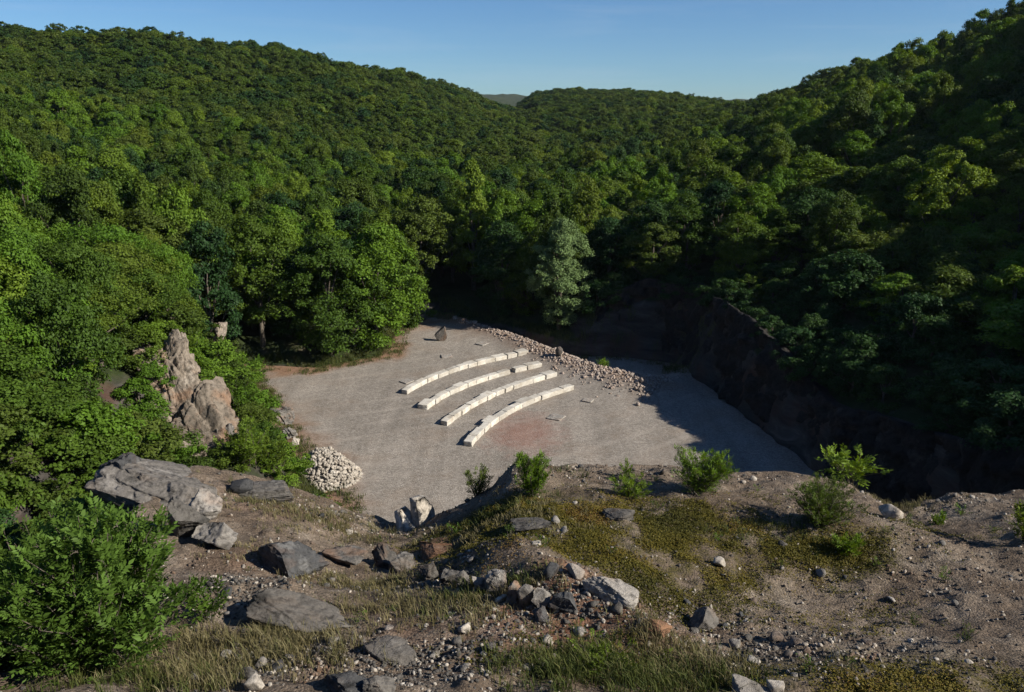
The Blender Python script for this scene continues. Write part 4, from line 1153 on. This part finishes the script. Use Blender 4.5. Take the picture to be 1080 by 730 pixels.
    shrub('bush', 'tiny green bush on the rubble ridge under the willow', 'bush', np.append(at_z(634, 391)[:2], .1), .75, 1.3, 8, 160, .09, 'bright', 120, 7, .5)
    shrub('bush', 'grassy bush along the right side of the earth track', 'bush', np.append(at_z(455, 335)[:2], -.1), .8, 1.6, 10, 200, .1, 'bright', 121, 7, .4)
    q = at_y(893, 326, 49.5); shrub('bush', 'sunlit upright bush on the ledge of the shaded quarry wall', 'bush', (q[0], q[1], ground(q[0], q[1])[0] - .2), 2.3, 1.7, 16, 420, .11, 'olive', 122, 7, .8)
    q = at_y(940, 312, 49.0); shrub('bush', 'sunlit spreading bush on the wall ledge, right of the upright one', 'bush', (q[0], q[1], ground(q[0], q[1])[0] - .2), 1.6, 2.6, 18, 420, .11, 'olive', 123, 7, .7)

# ------------------------------------------------------------------ rocks of the terrace and the left outcrop
def put_rock(name, px, py, wpx, hpx, mat, label, seed, depth=.8, cuts=9, sub=4, rz=None, group=None, tilt=(0, 0), sink=.2, cat='rock', rough=.13, fine=.02, strata=0., pos=None):
    p = hit(px, py) if pos is None else np.array(pos)
    k = ppm(p); w = wpx / k
    hh = hpx / k
    rg = np.random.default_rng(seed)
    if sub >= 4: v, f = crag_mesh(seed, 5 if wpx < 60 else 6, 12, 8, .05, .45, (.15, .1, 1), .012)
    else:
        v, f = rock_mesh(seed, sub, cuts, rough, (1, 1, 1), fine, strata)
        lo, hi = v.min(0), v.max(0); v = (v - (lo + hi) / 2) / (hi - lo)
    v = v * np.array([w, w * depth, hh * (1 + sink)]); v[:, 2] += hh * (1 + sink) / 2 - sink * hh
    o = mk(name, v, f, mat, loc=p)
    o.rotation_euler = (tilt[0], tilt[1], rg.uniform(-.3, .3) if rz is None else rz)
    return tag(o, label, cat, group)
def pos_bed(px, py):
    q = at_y(px, py, 11.2 + (556 - py) * .016); q[2] -= .14; return q
def build_rocks():
    put_rock('boulder', 310, 603, 74, 38, ROCK_DARK, 'big dark angular boulder with a sunlit top in the terrace grass', 501, .8, 8, 5, .25, tilt=(.1, .12))
    put_rock('boulder', 405, 596, 32, 20, ROCK, 'brownish pointed rock just right of the big dark boulder', 502, .8, 8, 4)
    put_rock('rock', 365, 590, 50, 11, ROCK, 'flat buried rock between the dark boulder and the brownish pointed rock', 503, .9, 9, 4, sink=.38)
    put_rock('flat_rock', 312, 660, 126, 26, CRAG, 'long low grey slab across the grass below the dark boulder', 504, .45, 8, 5, -.22, strata=.02, tilt=(0, .08), sink=.38)
    put_rock('flat_rock', 412, 690, 64, 11, CRAG, 'low sloping slab running down from the long grey slab', 505, .6, 8, 5, -.5, tilt=(0, .1), sink=.38)
    beds = [(174, 522, 136, 52, .46, 'main sloping slab of the layered grey outcrop behind the big ash bush'), (132, 505, 56, 44, .38, 'dark left end of the layered grey outcrop, above the gully'),
            (206, 545, 66, 34, .5, 'right shoulder of the layered grey outcrop'), (172, 548, 80, 44, .3, 'shaded lower front of the layered grey outcrop'), (222, 552, 42, 26, .3, 'pale block at the right foot of the layered grey outcrop')]
    for i, (px, py, w, h, tl, lab) in enumerate(beds):
        put_rock('rock_ledge', px, py, w, h, [CRAG, ROCK_DARK, CRAG, ROCK_DARK, ROCK_PALE][i], lab, 620 + i, .8, 9, 5, -.35 + .1 * (i % 3), tilt=(.12, tl), strata=.03, sink=.3, rough=.16, group='beds of the layered grey outcrop', pos=pos_bed(px, py))  # dark rock on left end and lower front colours in their shade
    put_rock('rock', 72, 516, 46, 40, ROCK_PALE, 'pale layered slab at the left, above the black gully', 508, .7, 9, 4, .3, tilt=(.1, .4), strata=.05)
    put_rock('rock', 196, 570, 44, 48, ROCK, 'upright grey block at the right end of the large tilted outcrop', 509, .8, 8, 4)
    put_rock('rock', 215, 548, 44, 34, ROCK_PALE, 'pale block beside the upright grey block of the outcrop', 510, .8, 8, 4)
    put_rock('rock', 228, 575, 48, 24, ROCK_PALE, 'smooth pale rock below the outcrop, right of the big ash bush', 511, .8, 8, 4)
    put_rock('flat_rock', 280, 524, 62, 14, ROCK, 'flat grey slab at the terrace rim left of the dry grass', 512, .6, 8, 4, .1, sink=.38)
    put_rock('flat_rock', 256, 520, 26, 16, ROCK_DARK, 'small dark rock at the left end of the flat rim slab', 513, .8, 8, 3)
    put_rock('rock', 462, 584, 48, 10, ROCK_RUST, 'rust-orange rock above the row of grey stones', 514, .8, 9, 4, -.1, sink=.5)
    put_rock('rock', 424, 602, 28, 18, ROCK, 'grey rock at the left end of the stone row', 515, .8, 8, 4)
    row = [(452, 611, 26, 22, ROCK, 'dark hollow stone, first in the curved row of grey stones'), (475, 615, 26, 18, ROCK, 'second stone from the left in the curved row of grey stones'),
           (492, 617, 22, 18, ROCK, 'third stone from the left in the curved row of grey stones'), (508, 622, 26, 20, ROCK_PALE, 'fourth stone from the left in the curved row of grey stones'),
           (524, 622, 28, 28, ROCK_PALE, 'whitest and largest stone in the curved row of grey stones'), (541, 632, 20, 22, ROCK, 'narrow upright stone right of the whitest stone of the row'),
           (555, 636, 22, 28, ROCK_PALE, 'tall stone near the right end of the curved stone row'), (571, 640, 24, 24, ROCK_PALE, 'pale stone next to last in the curved stone row'),
           (593, 645, 32, 22, ROCK_DARK, 'dark blue-grey stone at the right end of the curved stone row'), (570, 655, 24, 16, ROCK_DARK, 'dark stone lying just below the right end of the stone row')]
    for i, (px, py, w, h, m, lab) in enumerate(row):
        put_rock('stone', px, py, w * .9, h * .85, m, lab, 520 + i, .8, 10, 4, rough=.2, group='curved row of grey stones', cat='stone')
    put_rock('flat_rock', 642, 630, 62, 20, ROCK_PALE, 'long whitish rock at the crest of the reddish grit mound', 535, .55, 9, 4, -.35, tilt=(0, .15))
    put_rock('stone', 606, 609, 22, 14, ROCK_PALE, 'small white stone left of the long whitish rock', 536, .8, 7, 3, cat='stone')
    put_rock('stone', 580, 608, 20, 14, ROCK_DARK, 'small dark stone left of the small white stone on the grit mound', 537, .8, 7, 3, cat='stone')
    put_rock('rock', 690, 663, 34, 9, ROCK_RUST, 'low pinkish rock at the lower end of the reddish grit mound', 538, .7, 8, 4, -.5, sink=.5)
    def nz(x, y): return (x, y, float(terrace(x, y)[0]))
    p1, p2 = nz(*at_y(447, 540, 12.75)[:2]), nz(*at_y(434, 546, 12.6)[:2])
    o = mk('cut_stone', *prism([(-.19, -.15), (.2, -.15), (.25, .16), (.08, .5), (-.15, .55), (-.21, .12)], .17, 540), COBBLE, loc=p1); o.rotation_euler = (-.15, -.1, .95)
    tag(o, 'upright white cut stone standing at the terrace notch', 'cut stone')
    o = mk('cut_stone', *prism([(-.29, -.12), (.31, -.18), (.26, .08), (-.08, .4), (-.26, .34)], .15, 541), COBBLE, loc=p2); o.rotation_euler = (-.75, .35, .75)
    tag(o, 'leaning white cut stone lying left of the upright one', 'cut stone')
    put_rock('stone', 758, 597, 13, 9, COBBLE, 'small whitish stone alone in the mossy ground', 542, .8, 7, 3, cat='stone')
    put_rock('rock', 792, 734, 42, 16, ROCK_PALE, 'pale rock at the bottom edge right of centre', 543, .8, 8, 4)
    put_rock('stone', 817, 729, 18, 12, COBBLE, 'white stone beside the pale rock at the bottom edge', 544, .8, 7, 3, cat='stone')
    put_rock('rock', 366, 730, 56, 18, ROCK_DARK, 'dark grey rock at the bottom edge left of centre', 545, .7, 9, 4)
    put_rock('rock', 400, 730, 36, 15, ROCK, 'grey rock right of the dark one at the bottom edge', 546, .8, 9, 4)
    put_rock('stone', 268, 727, 26, 16, COBBLE, 'white stone in the grass at the bottom left', 547, .8, 7, 3, cat='stone')
    put_rock('rock', 940, 546, 24, 14, COBBLE, 'white rock in the notch of the far right rim', 548, .8, 7, 3)
    put_rock('rock', 742, 662, 34, 20, ROCK, 'brown half-buried rock in the middle of the bare slope', 549, .8, 8, 4, sink=.5)
    put_rock('rock', 652, 545, 36, 8, ROCK, 'flat grey rock in the mossy ground under the low middle bush', 550, .7, 9, 4, sink=.5)
    put_rock('rock', 560, 556, 42, 8, ROCK, 'flat grey-brown rock in the moss left of the low middle bush', 553, .7, 9, 4, 0.1, sink=.5)
    # outcrop in the left slope: tall fractured pillars
    def big(px0, py, Y, w, h, d, lab, seed, rz, tilt, mat=ROCK_CLIFF, name='rock_outcrop'):
        q = at_y(px0, py, Y); g0 = ground(q[0], q[1])[0]; print('outcrop', lab[:30], q.round(1), 'ground', round(g0, 1), 'hit', hit_ground(px0, py + 30).round(1))
        v, f = crag_mesh(seed, 6, 6, 14, .075, .92, (.9, .25, .3), .012)
        v = v + norm(v * np.array([1, 1, .2])) * (fbm(v * np.array([6, 6, 3]) + seed, 4, seed) * .025)[:, None]
        v = v * np.array([w, d, h])
        o = mk(name, v, f, mat, loc=q); o.rotation_euler = (tilt[0], tilt[1], rz)
        tag(o, lab, 'rock')
    big(179, 408, 36.2, 3.4, 5.6, 3.0, 'tall upper pillar of the left rock outcrop, rust-streaked at its base', 601, .35, (-.2, .10))
    big(214, 452, 34.6, 3.6, 4.9, 2.4, 'broad fractured pillar of the left rock outcrop, lower right', 602, .3, (-.25, .16))
    big(197, 434, 35.2, 2.8, 4.9, 2.2, 'cracked middle rib between the two pillars of the left rock outcrop', 609, .45, (-.22, .2))
    big(234, 474, 34.4, 1.3, 3.0, 1.6, 'narrow grey buttress at the right foot of the left rock outcrop', 603, .5, (-.2, .14), ROCK)
    big(196, 482, 33.6, 2.6, 1.8, 2.0, 'low broken ledge under the left rock outcrop', 604, .1, (-.2, .1))
    big(232, 354, 46.5, .8, 1.7, 1.2, 'small pale rock pinnacle among bushes above the gravel corner', 605, .2, (0, .05))
    big(305, 458, 39.0, .9, .7, .9, 'pinkish white rock at the left edge of the gravel, above the cream heap', 606, .2, (0, 0), ROCK_PALE, 'rock')
    big(298, 440, 40.5, 1.4, 1.0, 1.2, 'dark broken rock at the left edge of the gravel floor', 607, .6, (0, .1), ROCK, 'rock')
    big(312, 465, 38.7, .4, .4, .4, 'small white stone beside the pinkish white rock', 608, .2, (0, 0), COBBLE, 'stone')

def scatter_in(rg, n, zones):
    """random ground points of the terrace, thick where the photo shows them; zones: (px, py, rx m, ry m, weight)"""
    w = np.array([z[4] * z[2] * z[3] for z in zones]); w /= w.sum()
    k = rg.choice(len(zones), n, p=w)
    c = np.array([hit(z[0], z[1])[:2] for z in zones]); s = np.array([(z[2], z[3]) for z in zones])
    q = c[k] + rg.normal(size=(n, 2)) * s[k] * .6
    return q
def build_cover():
    rg = np.random.default_rng(44)
    # larger loose stones, one by one
    zones = [(240, 620, .7, .5, 2.2), (455, 612, .9, .5, 1.2), (560, 640, 1, .6, 1.2), (330, 700, 1.2, .5, 1.6), (480, 700, 1.2, .6, 1.6), (720, 660, 1.2, .9, .7),
             (860, 690, 1.5, .8, 1.0), (960, 600, 1.8, 1.2, .35), (560, 560, 2, 1.2, .2), (640, 500, 2.5, .5, .4), (340, 540, 1.4, .7, .5), (1000, 530, 1, .5, .6), (420, 560, .7, .5, 1.0)]
    pts = scatter_in(rg, 150, zones); pts = pts[(pts[:, 1] > 6.1) & (pts[:, 1] < 13.4)]
    var = [rock_mesh(700 + i, 2, 9, .09, (1, .85, .65), .03) for i in range(8)]; first = {}
    mats = {'grey': ROCK, 'pale': ROCK_PALE, 'dark': ROCK_DARK, 'whitish': COBBLE}
    n = 0
    for (x, y) in pts:
        z = float(terrace(x, y)[0]); c = rg.choice(list(mats), p=[.45, .28, .12, .15]); k = int(rg.integers(8)); s = .045 + .07 * rg.random() ** 2
        X, Yp, _ = project(x, y, z)
        if not (-10 < X < 1090 and Yp < 738): continue
        place = 'on the left grassy part of the terrace' if X < 400 else 'around the stone row in the middle of the terrace' if X < 640 else 'on the bare right part of the terrace'
        if (c, k) not in first:
            o = mk('loose_stone', *var[k], mats[c]); first[(c, k)] = o
        else:
            o = first[(c, k)].copy(); COL.objects.link(o); o.name = 'loose_stone'
        o.location = (x, y, z - s * .25); o.scale = (s, s, s); o.rotation_euler = (rg.normal() * .3, rg.normal() * .3, rg.uniform(0, 6.28))
        tag(o, f'small {c} loose stone {place}', 'loose stone', f'small {c} loose stones {place}'); n += 1
    # grit and pebbles
    N1 = 15000
    q = np.concatenate([scatter_in(rg, N1, zones + [(290, 600, 1, .5, .6), (300, 690, 1, .5, 1.5), (610, 630, .8, .5, 1.5)]), np.stack([rg.uniform(-8, 9.5, 6000), rg.uniform(5.8, 13.6, 6000)], 1)])
    q = q[(q[:, 1] > 5.5) & (q[:, 1] < 14)]
    sz = .006 + .034 * rg.random(len(q)) ** 3
    pale = rg.random(len(q)) < .25
    for nm, m, mat in (('gravel', ~pale, ROCK), ('pale_gravel', pale, COBBLE)):
        o = spread_stones(nm, q[m], terrace(q[m, 0], q[m, 1]), sz[m], mat, rg)
        tag(o, 'small stones strewn over the terrace' if nm == 'gravel' else 'whitish small stones strewn over the terrace', 'gravel', kind='stuff')
    # grass
    dry = [(330, 545, 1.4, .7, 1.6), (400, 620, .7, .45, 1.7), (440, 640, .8, .4, 1.6), (250, 690, .9, .5, 2.4), (200, 715, .7, .3, 2.4), (300, 680, .9, .4, 1.4), (480, 650, .7, .4, .9),
           (560, 620, .5, .3, .8), (545, 545, 1, .5, .9), (330, 610, .8, .3, .8), (700, 690, .6, .5, 1.3), (620, 560, .7, .3, .3), (950, 535, .8, .3, 1.0), (840, 495, 1.2, .25, .5), (740, 700, .6, .4, 1.2), (270, 580, .6, .4, .7)]
    grn = [(500, 625, .55, .28, 1.3), (640, 712, .9, .3, 2.2), (700, 718, .8, .25, 1.2), (585, 700, .4, .25, 1.2), (520, 545, .8, .3, .7), (150, 715, .8, .3, 1.0), (430, 545, .3, .15, .5), (600, 500, .9, .2, .3), (820, 560, .8, .4, .5), (620, 690, .4, .3, 1.0)]
    for nm, zn, nt, hgt, mat, lab in (('dry_grass', dry, 1350, .13, STRAW, 'tufts of dry straw-coloured grass'), ('green_grass', grn, 620, .13, GREENGRASS, 'tufts of green grass')):
        c = scatter_in(rg, nt, zn); c = c[(c[:, 1] > 5.4) & (c[:, 1] < 13.5)]
        nb = 20
        hs = rg.uniform(.5, 1.35, len(c)); hs = hs * np.where(c[:, 1] < 8, 1.15, .85)
        x = np.repeat(c[:, 0], nb) + rg.normal(size=len(c) * nb) * .045; y = np.repeat(c[:, 1], nb) + rg.normal(size=len(c) * nb) * .045
        z = terrace(x, y) - .01; n = len(x)
        h = np.repeat(hs, nb) * hgt * rg.uniform(.45, 1.2, n)
        a = rg.uniform(0, 6.28, n); ln = rg.uniform(.1, .75, n); d = np.stack([np.cos(a), np.sin(a), np.zeros(n)], 1)
        sd = np.stack([-np.sin(a + rg.normal(size=n)), np.cos(a), np.zeros(n)], 1)
        b = np.stack([x, y, z], 1); up = np.array([0, 0, 1.0])
        p1 = b + up * (h * .6)[:, None] + d * (h * ln * .3)[:, None]; p2 = b + up * (h * (1 - .25 * ln))[:, None] + d * (h * ln)[:, None]
        w = rg.uniform(.002, .0045, n)[:, None]
        v = np.stack([b - sd * w, b + sd * w, p1 - sd * w * .8, p1 + sd * w * .8, p2 - sd * w * .15, p2 + sd * w * .15], 1).reshape(-1, 3)
        i = np.arange(n)[:, None] * 6
        f = np.concatenate([i + np.array([[0, 1, 3, 2]]), i + np.array([[2, 3, 5, 4]])])
        tone = np.clip(np.repeat(rg.random(len(c)), nb) * .8 + rg.random(n) * .3, 0, 1)
        tag(mk(nm, v, f, mat, attr=np.repeat(tone, 6)), lab + ' on the terrace', 'grass', kind='stuff')
    # low herb mats
    zn = [(620, 555, 1.7, 1.1, 1.5), (700, 575, 1.2, .9, 1.4), (750, 545, 1.0, .6, .8), (520, 545, 1.0, .5, .9), (880, 580, 1.0, .5, 1.2), (830, 580, .8, .3, .8), (700, 620, .7, .6, .9), (980, 718, 1.7, .35, 1.0), (800, 615, .5, .2, .6), (860, 650, 1.0, .6, .25), (980, 560, 1.0, .4, .3), (600, 690, .8, .4, .6), (480, 560, .8, .4, .5), (790, 525, .5, .2, .5)]
    c = scatter_in(rg, 21000, zn); c = c[(c[:, 1] > 5.6) & (c[:, 1] < 13.4)]
    dn = fbm2(c[:, 0], c[:, 1], .55, 3, 61); c = c[dn > rg.uniform(-.28, .18, len(c))]
    nb = 12; n = len(c) * nb
    x = np.repeat(c[:, 0], nb) + rg.normal(size=n) * .05; y = np.repeat(c[:, 1], nb) + rg.normal(size=n) * .05
    z = terrace(x, y) + rg.random(n) * .03
    pos = np.stack([x, y, z], 1); nr = norm(rg.normal(size=(n, 3)) * .6 + np.array([0, 0, 1.0]))
    v, f = leaf_quads(pos, nr, .024, rg, .6)
    tone = np.clip(np.repeat(.5 + fbm2(c[:, 0], c[:, 1], 1.2, 3, 62) * .9 + rg.normal(size=len(c)) * .15, nb), 0, 1)
    tag(mk('ground_cover', v, f, MAT_HERB, attr=np.repeat(tone, 4)), 'low yellow-green herb mats on the terrace', 'ground cover', kind='stuff')
# ------------------------------------------------------------------ sky, sun, camera
def build_light():
    w = bpy.data.worlds.new('World'); SC.world = w; w.use_nodes = True
    nt = w.node_tree; nt.nodes.clear(); n, l = nt.nodes, nt.links
    sky = n.new('ShaderNodeTexSky'); sky.sky_type = 'NISHITA'; sky.sun_disc = False
    sky.sun_elevation = SUN_EL; sky.sun_rotation = math.pi / 2 - SUN_AZ
    sky.altitude = 800; sky.air_density = 1.0; sky.dust_density = .1; sky.ozone_density = 3.5
    # faint streaks of high cloud low in the sky
    tc = n.new('ShaderNodeTexCoord'); mp = n.new('ShaderNodeMapping'); mp.inputs['Scale'].default_value = (2.2, 2.2, 26)
    l.new(tc.outputs['Generated'], mp.inputs['Vector'])
    f = noise(n, l, mp.outputs[0], 1.4, 5, .6, .4)
    m = maprange(n, l, f, .52, .78, 0, .16)
    blue = mixc(n, l, 1.0, sky.outputs[0], (.68, .95, 1.22), 'MULTIPLY')
    c = mixc(n, l, m, blue, (6.5, 7.6, 8.8))
    bg = n.new('ShaderNodeBackground'); l.new(c, bg.inputs[0]); bg.inputs[1].default_value = SKY_STRENGTH
    o = n.new('ShaderNodeOutputWorld'); l.new(bg.outputs[0], o.inputs[0])
    sd = bpy.data.lights.new('sun', 'SUN'); sd.energy = SUN_STRENGTH; sd.angle = R(.5); sd.color = (1, .93, .82)
    s = bpy.data.objects.new('sun', sd); COL.objects.link(s)
    d = Vector((math.cos(SUN_EL) * math.cos(SUN_AZ), math.cos(SUN_EL) * math.sin(SUN_AZ), math.sin(SUN_EL)))
    s.rotation_euler = d.to_track_quat('Z', 'Y').to_euler(); s.location = (60, 10, 60)
    cd = bpy.data.cameras.new('camera'); cd.sensor_width = 36; cd.lens = 28; cd.clip_start = .1; cd.clip_end = 6000
    cam = bpy.data.objects.new('camera', cd); COL.objects.link(cam)
    cam.location = (0, 0, CAM_Z); cam.rotation_euler = (math.pi / 2 - PITCH, 0, 0); SC.camera = cam
    SC.view_settings.view_transform = 'Standard'; SC.view_settings.look = 'None'; SC.view_settings.exposure = EXPOSURE; SC.view_settings.gamma = 1
    SC.view_settings.use_curve_mapping = False
    SC.cycles.max_bounces = 5; SC.cycles.diffuse_bounces = 2; SC.cycles.glossy_bounces = 1; SC.cycles.transmission_bounces = 2; SC.cycles.transparent_max_bounces = 4
    SC.cycles.use_denoising = True; SC.cycles.use_adaptive_sampling = True; SC.cycles.adaptive_threshold = .02
    SC.cycles.caustics_reflective = False; SC.cycles.caustics_refractive = False

def build_haze():
    import bmesh
    bm = bmesh.new(); bmesh.ops.create_cube(bm, size=1.0)
    me = bpy.data.meshes.new('haze'); bm.to_mesh(me); bm.free()
    o = bpy.data.objects.new('haze', me); COL.objects.link(o); o.location = (0, 760, 52); o.scale = (7600, 1720, 130)
    m, nt, n, l = newmat('haze_air')
    v = n.new('ShaderNodeVolumePrincipled'); v.inputs['Color'].default_value = (.72, .84, 1, 1); v.inputs['Density'].default_value = .00007
    v.inputs['Anisotropy'].default_value = .2
    out = n.new('ShaderNodeOutputMaterial'); l.new(v.outputs[0], out.inputs['Volume'])
    me.materials.append(m); tag(o, 'thin summer haze in the valley', 'haze', kind='stuff')

SKY_STRENGTH, SUN_STRENGTH, EXPOSURE = .05, 5.0, 0.74
build_light()
build_setting()
make_protos()
FR = front_trees()
build_forest(FR)
build_benches()
build_rubble()
build_edge_grass()
build_shrubs()
build_rocks()
build_cover()
build_haze()
